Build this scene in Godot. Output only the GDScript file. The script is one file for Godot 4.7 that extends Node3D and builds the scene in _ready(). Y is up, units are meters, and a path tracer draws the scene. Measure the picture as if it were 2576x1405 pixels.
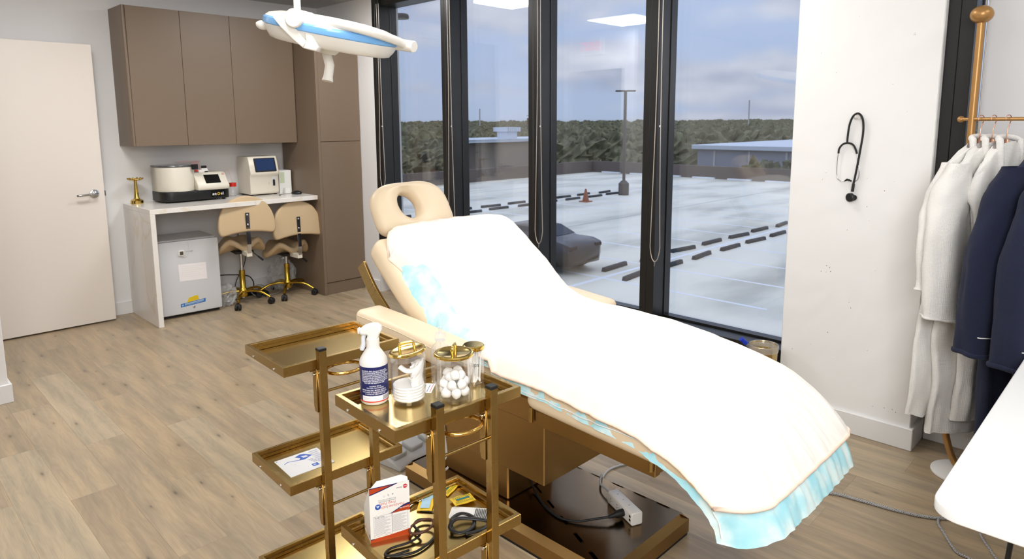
extends Node3D
# A beauty treatment room with a wall of windows over a roof car park. Metres, y up; the camera stands at x = 0, z = 0.

var M := {}            # materials by name
var taken := {}        # names used at top level
var O := Vector3.ZERO  # subtracted from every vertex while a thing is being built in room coordinates
var rng := RandomNumberGenerator.new()

func _ready():
	rng.seed = 7
	setup_view()
	make_materials()
	make_prints()
	build_shell()
	build_windows()
	build_outside()
	build_cabinets()
	build_counter_things()
	build_stools()
	build_bed()
	build_bed_linen()
	build_carts()
	build_cart_things()
	build_exam_lamp()
	build_column_things()
	build_robes()
	build_table()
	build_floor_things()

# ------------------------------------------------------------------ view and light
func setup_view():
	var cam := Camera3D.new()
	cam.name = "camera"
	add_child(cam)
	var lens := CameraAttributesPhysical.new()
	lens.exposure_aperture = 8.0
	lens.frustum_focus_distance = 2.3
	lens.frustum_focal_length = 24.0
	lens.frustum_near = 0.05
	lens.frustum_far = 2000.0
	cam.attributes = lens
	var near := 0.05
	cam.set_frustum(near * 1405.0 / 1697.0, Vector2(0, -142.5 / 1697.0 * near), near, 2000.0)
	cam.position = Vector3(0, 1.53, 0)
	cam.basis = Basis.from_euler(Vector3(deg_to_rad(-8.42), deg_to_rad(-45.5), deg_to_rad(-0.30)))
	cam.current = true

	var env := Environment.new()
	env.background_mode = Environment.BG_SKY
	env.tonemap_mode = Environment.TONE_MAPPER_LINEAR
	env.tonemap_exposure = 1.0
	env.sdfgi_enabled = true
	env.ssao_enabled = true
	env.ssil_enabled = true
	var sky := Sky.new()
	var pano := PanoramaSkyMaterial.new()
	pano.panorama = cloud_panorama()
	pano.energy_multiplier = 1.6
	sky.sky_material = pano
	env.sky = sky
	var we := WorldEnvironment.new()
	we.name = "environment"
	we.environment = env
	add_child(we)

	# the photographer's flash, a soft umbrella held high beside the camera
	var flash := AreaLight3D.new()
	flash.name = "flash_umbrella_light"
	flash.area_size = Vector2(1.3, 1.3)
	flash.light_energy = 6.9
	flash.light_color = Color(0.985, 0.992, 1.0)
	flash.shadow_enabled = true
	add_child(flash)
	flash.look_at_from_position(Vector3(-0.25, 2.1, 0.6), Vector3(2.4, 1.0, -1.9))

const PANELS = [[1.055, -4.33], [2.79, -4.38], [1.055, -1.9], [2.79, -1.9], [1.055, 0.55], [2.79, 0.55], [-0.9, -1.9], [-0.9, 0.55]]

func cloud_panorama() -> ImageTexture:
	var n := FastNoiseLite.new()
	n.seed = 11
	n.noise_type = FastNoiseLite.TYPE_SIMPLEX_SMOOTH
	n.frequency = 0.55
	n.fractal_octaves = 5
	n.fractal_gain = 0.52
	var w := 1024
	var h := 512
	var im := Image.create(w, h, false, Image.FORMAT_RGBF)
	for j in h:
		var el := (0.5 - (j + 0.5) / h) * PI
		for i in w:
			var az := (i + 0.5) / w * TAU
			var c: Color
			if el < -0.02:
				c = Color(0.20, 0.21, 0.20)
			else:
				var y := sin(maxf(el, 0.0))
				var k := 1.0 / (y + 0.16)
				var p := Vector3(cos(az) * k * cos(el), 0.0, sin(az) * k * cos(el))
				var a := n.get_noise_3d(p.x * 1.0, 3.0, p.z * 1.0)
				var b := n.get_noise_3d(p.x * 2.6 + 9.0, 7.0, p.z * 2.6)
				var cover := clampf(a * 1.5 + b * 0.7 + 0.42, 0.0, 1.0)
				var air := Color(0.285, 0.375, 0.58).lerp(Color(0.345, 0.43, 0.60), clampf(1.0 - y * 3.0, 0.0, 1.0))
				var cloud := Color(0.29, 0.335, 0.46).lerp(Color(0.48, 0.52, 0.61), clampf(b * 1.1 + 0.40, 0.0, 1.0))
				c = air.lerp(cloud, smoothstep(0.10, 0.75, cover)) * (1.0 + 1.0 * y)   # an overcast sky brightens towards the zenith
			im.set_pixel(i, j, c)
	return ImageTexture.create_from_image(im)

# ------------------------------------------------------------------ things, parts, names
func numbered(n: String) -> String:
	if not taken.has(n):
		taken[n] = 0
		return n
	taken[n] += 1
	return "%s_%03d" % [n, taken[n]]

func tag(o: Node, label: String, category: String, group := ""):
	o.set_meta("label", label)
	o.set_meta("category", category)
	if group != "":
		o.set_meta("group", group)
	return o

func thing(called: String, label: String, category: String, at := Vector3.ZERO, turn := 0.0, group := ""):
	var o := Node3D.new()
	o.name = numbered(called)
	add_child(o)
	o.position = at
	o.rotation.y = turn
	return tag(o, label, category, group)

# a thing whose parts are drawn in room coordinates
func placed(called: String, label: String, category: String, at: Vector3, group := ""):
	O = at
	return thing(called, label, category, at, 0.0, group)

func part(parent: Node, called: String, s: SurfaceTool, mat: Material, label := "") -> MeshInstance3D:
	var o := MeshInstance3D.new()
	o.name = called
	s.generate_normals()
	o.mesh = s.commit()
	o.material_override = null
	o.mesh.surface_set_material(0, mat)
	parent.add_child(o, true)
	if label != "":
		o.set_meta("label", label)
	return o

func solo(called: String, s: SurfaceTool, mat: Material, label: String, category: String, at := Vector3.ZERO, group := "") -> MeshInstance3D:
	var o := part(self, numbered(called), s, mat)
	o.position = at
	tag(o, label, category, group)
	return o

func setting(called: String, at := Vector3.ZERO) -> Node3D:
	var o := Node3D.new()
	o.name = called
	add_child(o)
	o.position = at
	o.set_meta("kind", "structure")
	return o

func setting_mesh(called: String, s: SurfaceTool, mat: Material) -> MeshInstance3D:
	var o := part(self, called, s, mat)
	o.set_meta("kind", "structure")
	return o

func copy_of(root: Node3D, label := "") -> Node3D:
	var base := String(root.name)
	var c = root.duplicate()
	c.name = numbered(base)
	add_child(c)
	if label != "":
		c.set_meta("label", label)
	return c

# ------------------------------------------------------------------ shapes (faces are given counter-clockwise as seen from outside)
func S() -> SurfaceTool:
	var s := SurfaceTool.new()
	s.begin(Mesh.PRIMITIVE_TRIANGLES)
	return s

func t3(s: SurfaceTool, a: Vector3, b: Vector3, c: Vector3):
	s.add_vertex(a - O)
	s.add_vertex(c - O)
	s.add_vertex(b - O)

func q4(s: SurfaceTool, a: Vector3, b: Vector3, c: Vector3, d: Vector3):
	t3(s, a, b, c)
	t3(s, a, c, d)

func t3uv(s: SurfaceTool, a: Vector3, b: Vector3, c: Vector3, ua: Vector2, ub: Vector2, uc: Vector2):
	s.set_uv(ua)
	s.add_vertex(a - O)
	s.set_uv(uc)
	s.add_vertex(c - O)
	s.set_uv(ub)
	s.add_vertex(b - O)

func q4uv(s: SurfaceTool, a: Vector3, b: Vector3, c: Vector3, d: Vector3, u0 := Vector2(0, 1), u1 := Vector2(1, 0)):
	# a = lower left, b = lower right, c = upper right, d = upper left of the picture
	t3uv(s, a, b, c, Vector2(u0.x, u0.y), Vector2(u1.x, u0.y), Vector2(u1.x, u1.y))
	t3uv(s, a, c, d, Vector2(u0.x, u0.y), Vector2(u1.x, u1.y), Vector2(u0.x, u1.y))

# box from corner to corner with chamfered edges
func bb(s: SurfaceTool, lo: Vector3, hi: Vector3, b := 0.0015, xf := Transform3D.IDENTITY):
	s.set_smooth_group(-1)
	var c := (lo + hi) * 0.5
	var h := (hi - lo).abs() * 0.5
	b = minf(b, minf(h.x, minf(h.y, h.z)) * 0.9)
	var ax := [Vector3.RIGHT, Vector3.UP, Vector3.BACK]
	for a in 3:
		var u: int = (a + 1) % 3
		var v: int = (a + 2) % 3
		for sg in [-1.0, 1.0]:
			var n: Vector3 = ax[a] * h[a] * sg
			var du: Vector3 = ax[u] * (h[u] - b)
			var dv: Vector3 = ax[v] * (h[v] - b)
			var p := [c + n - du - dv, c + n + du - dv, c + n + du + dv, c + n - du + dv]
			if sg < 0:
				p.reverse()
			q4(s, xf * p[0], xf * p[1], xf * p[2], xf * p[3])
	if b <= 0.0:
		return
	for a in 3:  # edges along axis a
		var u: int = (a + 1) % 3
		var v: int = (a + 2) % 3
		var da: Vector3 = ax[a] * (h[a] - b)
		for su in [-1.0, 1.0]:
			for sv in [-1.0, 1.0]:
				var p1: Vector3 = c + ax[u] * h[u] * su + ax[v] * (h[v] - b) * sv
				var p2: Vector3 = c + ax[u] * (h[u] - b) * su + ax[v] * h[v] * sv
				var p := [p1 - da, p2 - da, p2 + da, p1 + da]
				if su * sv > 0:
					p.reverse()
				q4(s, xf * p[0], xf * p[1], xf * p[2], xf * p[3])
	for sx in [-1.0, 1.0]:
		for sy in [-1.0, 1.0]:
			for sz in [-1.0, 1.0]:
				var px: Vector3 = c + Vector3(h.x * sx, (h.y - b) * sy, (h.z - b) * sz)
				var py: Vector3 = c + Vector3((h.x - b) * sx, h.y * sy, (h.z - b) * sz)
				var pz: Vector3 = c + Vector3((h.x - b) * sx, (h.y - b) * sy, h.z * sz)
				if sx * sy * sz > 0:
					t3(s, xf * px, xf * py, xf * pz)
				else:
					t3(s, xf * px, xf * pz, xf * py)

func bc(s: SurfaceTool, c: Vector3, size: Vector3, b := 0.0015, xf := Transform3D.IDENTITY):
	bb(s, c - size * 0.5, c + size * 0.5, b, xf)

# smooth surface from a function of (u, v); normals point along du x dv unless flipped
func grid(s: SurfaceTool, nu: int, nv: int, f: Callable, flip := false, uv := false, group := 0):
	s.set_smooth_group(group)
	var p := []
	for j in nv + 1:
		for i in nu + 1:
			p.append(f.call(float(i) / nu, float(j) / nv))
	for j in nv:
		for i in nu:
			var a: Vector3 = p[j * (nu + 1) + i]
			var b: Vector3 = p[j * (nu + 1) + i + 1]
			var c: Vector3 = p[(j + 1) * (nu + 1) + i + 1]
			var d: Vector3 = p[(j + 1) * (nu + 1) + i]
			if uv:
				var ua := Vector2(float(i) / nu, 1.0 - float(j) / nv)
				var uc := Vector2(float(i + 1) / nu, 1.0 - float(j + 1) / nv)
				if flip:
					t3uv(s, a, c, b, ua, uc, Vector2(uc.x, ua.y))
					t3uv(s, a, d, c, ua, Vector2(ua.x, uc.y), uc)
				else:
					t3uv(s, a, b, c, ua, Vector2(uc.x, ua.y), uc)
					t3uv(s, a, c, d, ua, uc, Vector2(ua.x, uc.y))
			elif flip:
				q4(s, a, d, c, b)
			else:
				q4(s, a, b, c, d)

func catmull(pts: Array, sub := 6, closed := false) -> Array:
	var out := []
	var n := pts.size()
	var last := n if closed else n - 1
	for i in last:
		var p0 = pts[(i - 1 + n) % n] if closed or i > 0 else pts[0]
		var p1 = pts[i]
		var p2 = pts[(i + 1) % n]
		var p3 = pts[(i + 2) % n] if closed or i + 2 < n else pts[n - 1]
		for k in sub:
			var t := float(k) / sub
			var t2 := t * t
			var t3_ := t2 * t
			out.append(0.5 * ((2.0 * p1) + (p2 - p0) * t + (2.0 * p0 - 5.0 * p1 + 4.0 * p2 - p3) * t2 + (3.0 * p1 - p0 - 3.0 * p2 + p3) * t3_))
	if not closed:
		out.append(pts[n - 1])
	return out

# tube along points; r is a number or an array of radii; flat squashes it along the frame's second axis
func tube(s: SurfaceTool, pts: Array, r, n := 8, closed := false, flat := 1.0, caps := true):
	var k := pts.size()
	var rings := []
	var t: Vector3 = (pts[1] - pts[0]).normalized()
	var up := Vector3.UP if absf(t.y) < 0.9 else Vector3.RIGHT
	var nn := (up - t * up.dot(t)).normalized()
	for i in k:
		var a: Vector3 = pts[(i - 1 + k) % k] if closed or i > 0 else pts[i]
		var b: Vector3 = pts[(i + 1) % k] if closed or i < k - 1 else pts[i]
		var tt := (b - a).normalized()
		if tt.length() < 0.5:
			tt = t
		nn = (nn - tt * nn.dot(tt)).normalized()
		var bi := tt.cross(nn)
		var rad: float = r[i] if r is Array else r
		var ring := []
		for j in n:
			var an := TAU * j / n
			ring.append(pts[i] + (bi * cos(an) + nn * sin(an) * flat) * rad)
		rings.append(ring)
	s.set_smooth_group(0)
	for i in (k if closed else k - 1):
		var A: Array = rings[i]
		var B: Array = rings[(i + 1) % k]
		for j in n:
			var j2 := (j + 1) % n
			q4(s, A[j], B[j], B[j2], A[j2])
	if caps and not closed:
		s.set_smooth_group(-1)
		for j in range(1, n - 1):
			t3(s, rings[0][0], rings[0][j], rings[0][j + 1])
			t3(s, rings[k - 1][0], rings[k - 1][j + 1], rings[k - 1][j])

func rod(s: SurfaceTool, a: Vector3, b: Vector3, r: float, n := 12):
	tube(s, [a, b], r, n)

# surface of revolution about local y; profile is [radius, y] from bottom to top, outside on the right
func lathe(s: SurfaceTool, prof: Array, n := 24, xf := Transform3D.IDENTITY, squash := 1.0):
	var g := 0
	for i in prof.size() - 1:
		var a: Array = prof[i]
		var b: Array = prof[i + 1]
		if i > 0:
			var z: Array = prof[i - 1]
			var d1 := Vector2(a[0] - z[0], a[1] - z[1]).normalized()
			var d2 := Vector2(b[0] - a[0], b[1] - a[1]).normalized()
			if d1.dot(d2) < 0.78:
				g += 1
		s.set_smooth_group(g)
		for j in n:
			var t0 := TAU * j / n
			var t1 := TAU * (j + 1) / n
			var e0 := Vector3(cos(t0), 0, -sin(t0) * squash)
			var e1 := Vector3(cos(t1), 0, -sin(t1) * squash)
			var p0: Vector3 = xf * (e0 * a[0] + Vector3.UP * a[1])
			var p1: Vector3 = xf * (e1 * a[0] + Vector3.UP * a[1])
			var p2: Vector3 = xf * (e1 * b[0] + Vector3.UP * b[1])
			var p3: Vector3 = xf * (e0 * b[0] + Vector3.UP * b[1])
			if a[0] > 1e-6:
				if b[0] > 1e-6:
					q4(s, p0, p1, p2, p3)
				else:
					t3(s, p0, p1, p2)
			elif b[0] > 1e-6:
				t3(s, p0, p2, p3)

func cyl(s: SurfaceTool, a: Vector3, b: Vector3, r: float, n := 20, bev := 0.0015):
	var y := (b - a).normalized()
	var x := y.cross(Vector3.UP if absf(y.y) < 0.9 else Vector3.RIGHT).normalized()
	var xf := Transform3D(Basis(x, y, x.cross(y)), a)
	var h := (b - a).length()
	lathe(s, [[0, 0], [r - bev, 0], [r, bev], [r, h - bev], [r - bev, h], [0, h]], n, xf)

func ball(s: SurfaceTool, c: Vector3, r: Vector3, n := 16, b := Basis()):
	var m := n / 2
	var prof := []
	for i in m + 1:
		var a := -PI / 2 + PI * i / m
		prof.append([maxf(cos(a), 0.0), sin(a)])
	prof[0][0] = 0.0
	prof[m][0] = 0.0
	lathe(s, prof, n, Transform3D(b * Basis.from_scale(r), c))

func rrect(w: float, h: float, r: float, k := 5) -> PackedVector2Array:
	var p := PackedVector2Array()
	for c in [[1, 1, 0.0], [-1, 1, 90.0], [-1, -1, 180.0], [1, -1, 270.0]]:
		for i in k + 1:
			var a := deg_to_rad(c[2] + 90.0 * i / k)
			p.append(Vector2(c[0] * (w / 2 - r) + r * cos(a), c[1] * (h / 2 - r) + r * sin(a)))
	return p

func inset(o: PackedVector2Array, d: float) -> PackedVector2Array:
	if absf(d) < 1e-7:
		return o
	var out := PackedVector2Array()
	var n := o.size()
	for i in n:
		var e1 := (o[i] - o[(i - 1 + n) % n]).normalized()
		var e2 := (o[(i + 1) % n] - o[i]).normalized()
		var n1 := Vector2(-e1.y, e1.x)
		var n2 := Vector2(-e2.y, e2.x)
		out.append(o[i] + (n1 + n2) * d / maxf(0.35, 1.0 + n1.dot(n2)))
	return out

# solid between z0 and z1 over an outline (counter-clockwise in local xy) with rounded rims; bulge domes the top
func slab(s: SurfaceTool, o: PackedVector2Array, z0: float, z1: float, r0: float, r1: float, k := 4, xf := Transform3D.IDENTITY, bulge := 0.0, bulge_in := 0.0):
	var rings := []
	if r0 > 0:
		for i in k + 1:
			var a := PI / 2 * i / k
			rings.append([r0 * (1.0 - sin(a)), z0 + r0 * (1.0 - cos(a))])
	else:
		rings.append([0.0, z0])
	if r1 > 0:
		for i in k + 1:
			var a := PI / 2 * i / k
			rings.append([r1 * (1.0 - cos(a)), z1 - r1 * (1.0 - sin(a))])
	else:
		rings.append([0.0, z1])
	if bulge > 0:
		for i in range(1, 4):
			rings.append([r1 + bulge_in * i / 3.0, z1 + bulge * sin(PI / 2 * i / 3.0)])
	var n := o.size()
	var shells := []
	for rg in rings:
		var sh := []
		for p in inset(o, rg[0]):
			sh.append(xf * Vector3(p.x, p.y, rg[1]))
		shells.append(sh)
	var soft := r0 > 0.0 or r1 > 0.0
	for i in shells.size() - 1:
		s.set_smooth_group(1 if soft else 2)
		var A: Array = shells[i]
		var B: Array = shells[i + 1]
		for j in n:
			var j2 := (j + 1) % n
			q4(s, A[j], A[j2], B[j2], B[j])
	s.set_smooth_group(1 if soft and r1 > 0.004 else -1)
	var tri := Geometry2D.triangulate_polygon(inset(o, rings[-1][0]))
	var L: Array = shells[-1]
	for i in range(0, tri.size(), 3):
		cap_tri(s, L[tri[i]], L[tri[i + 1]], L[tri[i + 2]], xf.basis.z)
	s.set_smooth_group(-1)
	tri = Geometry2D.triangulate_polygon(inset(o, rings[0][0]))
	var F: Array = shells[0]
	for i in range(0, tri.size(), 3):
		cap_tri(s, F[tri[i]], F[tri[i + 1]], F[tri[i + 2]], -xf.basis.z)

func cap_tri(s: SurfaceTool, a: Vector3, b: Vector3, c: Vector3, n: Vector3):
	if (b - a).cross(c - a).dot(n) > 0:
		t3(s, a, b, c)
	else:
		t3(s, a, c, b)

# lay a local xy outline flat: x stays, y runs to -z, z rises
func flat_at(p: Vector3, turn := 0.0) -> Transform3D:
	return Transform3D(Basis(Vector3.UP, turn) * Basis(Vector3.RIGHT, Vector3.FORWARD, Vector3.UP), p)

func facing_z(p: Vector3) -> Transform3D:
	return Transform3D(Basis(), p)

func facing_x_minus(p: Vector3) -> Transform3D:
	return Transform3D(Basis(Vector3.BACK, Vector3.UP, Vector3.LEFT), p)

# ------------------------------------------------------------------ lettering drawn into label pictures
var fonts := {}
func write(im: Image, text: String, x: float, y: float, size: float, col: Color, bold := true, turn := 0.0, centre := false):
	if not fonts.has(bold):
		var f := SystemFont.new()
		f.font_names = PackedStringArray(["Droid Sans"])
		f.font_weight = 700 if bold else 400
		fonts[bold] = f
	var tm := TextMesh.new()
	tm.font = fonts[bold]
	tm.text = text
	tm.font_size = 32
	tm.pixel_size = size / 32.0
	tm.depth = 0.0
	tm.curve_step = 4.0
	tm.horizontal_alignment = HORIZONTAL_ALIGNMENT_CENTER if centre else HORIZONTAL_ALIGNMENT_LEFT
	var arr := tm.get_mesh_arrays()
	if arr.is_empty() or arr[Mesh.ARRAY_VERTEX] == null:
		return
	var v: PackedVector3Array = arr[Mesh.ARRAY_VERTEX]
	var idx: PackedInt32Array = arr[Mesh.ARRAY_INDEX] if arr[Mesh.ARRAY_INDEX] != null else PackedInt32Array(range(v.size()))
	var cs := cos(turn)
	var sn := sin(turn)
	var w := im.get_width()
	var h := im.get_height()
	for i in range(0, idx.size() - 2, 3):
		var p := []
		for k in 3:
			var q := v[idx[i + k]]
			p.append(Vector2(x + q.x * cs + q.y * sn, y - q.y * cs + q.x * sn))
		var x0 := int(floorf(minf(p[0].x, minf(p[1].x, p[2].x))))
		var x1 := int(ceilf(maxf(p[0].x, maxf(p[1].x, p[2].x))))
		var y0 := int(floorf(minf(p[0].y, minf(p[1].y, p[2].y))))
		var y1 := int(ceilf(maxf(p[0].y, maxf(p[1].y, p[2].y))))
		for yy in range(maxi(y0, 0), mini(y1 + 1, h)):
			for xx in range(maxi(x0, 0), mini(x1 + 1, w)):
				if Geometry2D.point_is_inside_triangle(Vector2(xx + 0.5, yy + 0.5), p[0], p[1], p[2]):
					im.set_pixel(xx, yy, col)

func disc(im: Image, cx: float, cy: float, r: float, col: Color, ry := 0.0):
	if ry == 0.0:
		ry = r
	for yy in range(maxi(int(cy - ry), 0), mini(int(cy + ry) + 1, im.get_height())):
		for xx in range(maxi(int(cx - r), 0), mini(int(cx + r) + 1, im.get_width())):
			if pow((xx - cx) / r, 2) + pow((yy - cy) / ry, 2) <= 1.0:
				im.set_pixel(xx, yy, col)

# ------------------------------------------------------------------ materials
func mat(called: String, col: Color, rough := 0.6, metal := 0.0, spec := 0.5) -> StandardMaterial3D:
	var m := StandardMaterial3D.new()
	m.resource_name = called
	m.albedo_color = col
	m.roughness = rough
	m.metallic = metal
	m.metallic_specular = spec
	M[called] = m
	return m

func noise_tex(freq: float, seed_: int, ramp: Array, size := 256, octaves := 4, kind := FastNoiseLite.TYPE_SIMPLEX_SMOOTH, normal := false, bump := 4.0) -> NoiseTexture2D:
	var n := FastNoiseLite.new()
	n.seed = seed_
	n.noise_type = kind
	n.frequency = freq
	n.fractal_octaves = octaves
	var t := NoiseTexture2D.new()
	t.width = size
	t.height = size
	t.seamless = true
	t.noise = n
	if normal:
		t.as_normal_map = true
		t.bump_strength = bump
	elif ramp.size():
		var g := Gradient.new()
		g.offsets = PackedFloat32Array([])
		var offs := PackedFloat32Array()
		var cols := PackedColorArray()
		for r in ramp:
			offs.append(r[0])
			cols.append(r[1])
		g.offsets = offs
		g.colors = cols
		t.color_ramp = g
	return t

func tri(m: StandardMaterial3D, scale: Vector3, world := false):
	m.uv1_triplanar = true
	m.uv1_world_triplanar = world
	m.uv1_scale = scale
	return m

func bumpy(m: StandardMaterial3D, freq: float, depth_cm: float, seed_ := 3, octaves := 3):
	m.heightmap_enabled = true
	m.heightmap_texture = noise_tex(freq, seed_, [], 256, octaves)
	m.heightmap_scale = depth_cm
	return m

func glass(called: String, alpha: float, tint := Color(0.02, 0.03, 0.03), spec := 0.5) -> StandardMaterial3D:
	var m := mat(called, Color(tint.r, tint.g, tint.b, alpha), 0.0, 0.0, spec)
	m.transparency = BaseMaterial3D.TRANSPARENCY_ALPHA
	return m

func picture(called: String, im: Image, rough := 0.6) -> StandardMaterial3D:
	var m := mat(called, Color.WHITE, rough)
	im.generate_mipmaps()
	m.albedo_texture = ImageTexture.create_from_image(im)
	return m

func make_materials():
	var m: StandardMaterial3D
	m = mat("wall", Color(0.89, 0.882, 0.876), 0.75)
	bumpy(tri(m, Vector3(1.5, 1.5, 1.5), true), 0.05, 0.05)
	m = mat("concrete_paint", Color(0.915, 0.91, 0.905), 0.6)
	bumpy(tri(m, Vector3(1.1, 1.1, 1.1), true), 0.02, 0.05, 5, 4)
	mat("trim", Color(0.89, 0.885, 0.88), 0.35)
	mat("ceiling", Color(0.86, 0.86, 0.85), 0.9)
	mat("door", Color(0.905, 0.868, 0.83), 0.4)
	m = mat("cabinet", Color(0.475, 0.405, 0.335), 0.42)
	bumpy(tri(m, Vector3(6, 6, 6)), 0.2, 0.006)
	m = mat("marble", Color.WHITE, 0.18)
	m.albedo_texture = noise_tex(0.0035, 21, [[0.0, Color(0.93, 0.915, 0.895)], [0.43, Color(0.925, 0.905, 0.88)], [0.5, Color(0.89, 0.85, 0.785)], [0.54, Color(0.92, 0.90, 0.87)], [1.0, Color(0.915, 0.895, 0.865)]], 512, 4)
	tri(m, Vector3(0.9, 0.55, 0.9), true)
	mat("steel", Color(0.72, 0.72, 0.72), 0.18, 1.0)
	mat("chrome", Color(0.85, 0.85, 0.86), 0.08, 1.0)
	m = mat("brass", Color(0.675, 0.565, 0.35), 0.30, 1.0)
	m.roughness_texture = noise_tex(0.02, 31, [[0.0, Color(0.75, 0.75, 0.75)], [1.0, Color(1, 1, 1)]], 256, 4)
	tri(m, Vector3(2.0, 2.0, 2.0))
	m = mat("brass_sheet", Color(0.77, 0.67, 0.44), 0.2, 1.0)
	m.normal_enabled = true
	m.normal_texture = noise_tex(0.05, 33, [], 256, 3, FastNoiseLite.TYPE_SIMPLEX_SMOOTH, true, 1.0)
	m.normal_scale = 0.035
	tri(m, Vector3(1.5, 1.5, 60.0))
	mat("gold", Color(0.88, 0.755, 0.42), 0.13, 1.0)
	mat("gold_chair", Color(0.80, 0.66, 0.26), 0.18, 1.0)
	mat("bronze", Color(0.66, 0.535, 0.345), 0.34, 1.0)
	mat("bronze_dark", Color(0.47, 0.39, 0.29), 0.2, 1.0)
	mat("rack_gold", Color(0.68, 0.51, 0.30), 0.36, 0.5)
	mat("rose_gold", Color(0.86, 0.66, 0.56), 0.22, 0.9)
	mat("black_plastic", Color(0.055, 0.055, 0.06), 0.42)
	mat("black_frame", Color(0.072, 0.066, 0.062), 0.36)
	mat("black_rubber", Color(0.04, 0.04, 0.042), 0.6)
	mat("dark_screen", Color(0.06, 0.065, 0.07), 0.12)
	mat("white_plastic", Color(0.90, 0.89, 0.87), 0.32)
	mat("cream_plastic", Color(0.885, 0.855, 0.79), 0.35)
	mat("grey_plastic", Color(0.60, 0.60, 0.60), 0.4)
	mat("light_grey", Color(0.77, 0.77, 0.77), 0.4)
	mat("fridge", Color(0.81, 0.81, 0.815), 0.35)
	mat("blue_band", Color(0.47, 0.70, 0.92), 0.12)
	mat("blue_cap", Color(0.06, 0.20, 0.72), 0.35)
	mat("red_plastic", Color(0.80, 0.14, 0.09), 0.35)
	mat("paper", Color(0.93, 0.925, 0.91), 0.7)
	m = mat("vinyl", Color(0.905, 0.825, 0.705), 0.42)
	bumpy(tri(m, Vector3(7, 7, 7)), 0.25, 0.012)
	m = mat("vinyl_beige", Color(0.765, 0.665, 0.52), 0.45)
	bumpy(tri(m, Vector3(7, 7, 7)), 0.25, 0.012)
	m = mat("fleece", Color(0.965, 0.945, 0.915), 0.95)
	bumpy(tri(m, Vector3(4, 4, 4)), 0.3, 0.05, 9, 2)
	m.rim_enabled = true
	m.rim = 0.3
	mat("hem", Color(0.965, 0.865, 0.79), 0.85)
	m = mat("aqua_sheet", Color.WHITE, 0.7)
	m.albedo_texture = noise_tex(0.012, 41, [[0.0, Color(0.60, 0.86, 0.92)], [0.40, Color(0.70, 0.90, 0.94)], [0.56, Color(0.82, 0.94, 0.955)], [0.75, Color(0.91, 0.965, 0.96)], [1.0, Color(0.94, 0.965, 0.96)]], 512, 4)
	tri(m, Vector3(1.6, 1.6, 1.6))
	m = mat("robe_white", Color(0.90, 0.89, 0.875), 0.9)
	m.heightmap_enabled = true
	m.heightmap_texture = waffle_texture()
	m.heightmap_scale = 0.10
	tri(m, Vector3(24, 24, 24))
	m = mat("robe_navy", Color(0.055, 0.085, 0.19), 0.95)
	bumpy(tri(m, Vector3(9, 22, 9)), 0.12, 0.16, 13, 3)
	m.rim_enabled = true
	m.rim = 0.5
	m.rim_tint = 0.6
	m = mat("cord_weave", Color(0.62, 0.61, 0.60), 0.8)
	mat("cord_dark", Color(0.20, 0.20, 0.21), 0.8)
	mat("table_white", Color(0.93, 0.93, 0.93), 0.25)
	mat("shade", Color(0.83, 0.83, 0.84), 0.85)
	mat("chain", Color(0.72, 0.68, 0.64), 0.35, 0.4)
	glass("window_glass", 0.05)
	glass("clear_plastic", 0.10, Color(0.85, 0.85, 0.84))
	glass("jar_glass", 0.008, Color(0.9, 0.9, 0.9))
	glass("clear_bottle", 0.14, Color(0.88, 0.89, 0.90))
	mat("cotton", Color(0.965, 0.96, 0.95), 1.0)
	mat("packet_yellow", Color(0.90, 0.74, 0.13), 0.45)
	mat("packet_teal", Color(0.03, 0.42, 0.42), 0.5)
	mat("foil_blue", Color(0.62, 0.76, 0.84), 0.4)
	mat("strap_black", Color(0.035, 0.035, 0.035), 0.4)
	mat("strap_brown", Color(0.33, 0.18, 0.12), 0.5)

func waffle_texture() -> ImageTexture:
	var im := Image.create(64, 64, false, Image.FORMAT_L8)
	for y in 64:
		for x in 64:
			var a := absf(sin(PI * x / 8.0))
			var b := absf(sin(PI * y / 8.0))
			var v := maxf(pow(1.0 - a, 2.0), pow(1.0 - b, 2.0))
			im.set_pixel(x, y, Color(v, v, v))
	return ImageTexture.create_from_image(im)

# oak with flowing grain and small dark knots, one picture per plank sort
func plank_texture(sd: int, base: Color, knots: int) -> ImageTexture:
	var r := RandomNumberGenerator.new()
	r.seed = sd
	var w := 160
	var h := 1024
	var n := FastNoiseLite.new()
	n.seed = sd
	n.frequency = 1.0
	n.fractal_octaves = 3
	var kn := []
	for i in knots:
		kn.append([r.randf_range(20, w - 20), r.randf_range(40, h - 40), r.randf_range(3.0, 7.5)])
	var im := Image.create(w, h, false, Image.FORMAT_RGB8)
	for y in h:
		for x in w:
			var px := float(x)
			var dark := 0.0
			for k in kn:
				var dx: float = px - k[0]
				var dy: float = (y - k[1]) * 0.34
				var d2 := dx * dx + dy * dy
				var q: float = k[2] * k[2]
				if d2 < q * 40.0:
					px += dx * 1.6 * q / (d2 + q)
					dark += 0.30 * exp(-d2 / (q * 0.5)) + 0.09 * exp(-d2 / (q * 6.0))
			var fine := n.get_noise_2d(px * 0.30, y * 0.0045)
			var broad := n.get_noise_2d(px * 0.016 + 40.0, y * 0.0016)
			var arch := sin(px * 0.20 + broad * 6.0 + n.get_noise_2d(px * 0.008, y * 0.0022 + 90.0) * 16.0)
			var v := 1.0 + fine * 0.06 + broad * 0.11 + arch * 0.016 - dark
			var c := base * v
			c.r += broad * 0.012
			c.b -= broad * 0.01
			im.set_pixel(x, y, Color(clampf(c.r, 0, 1), clampf(c.g, 0, 1), clampf(c.b, 0, 1)))
	return ImageTexture.create_from_image(im)

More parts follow.
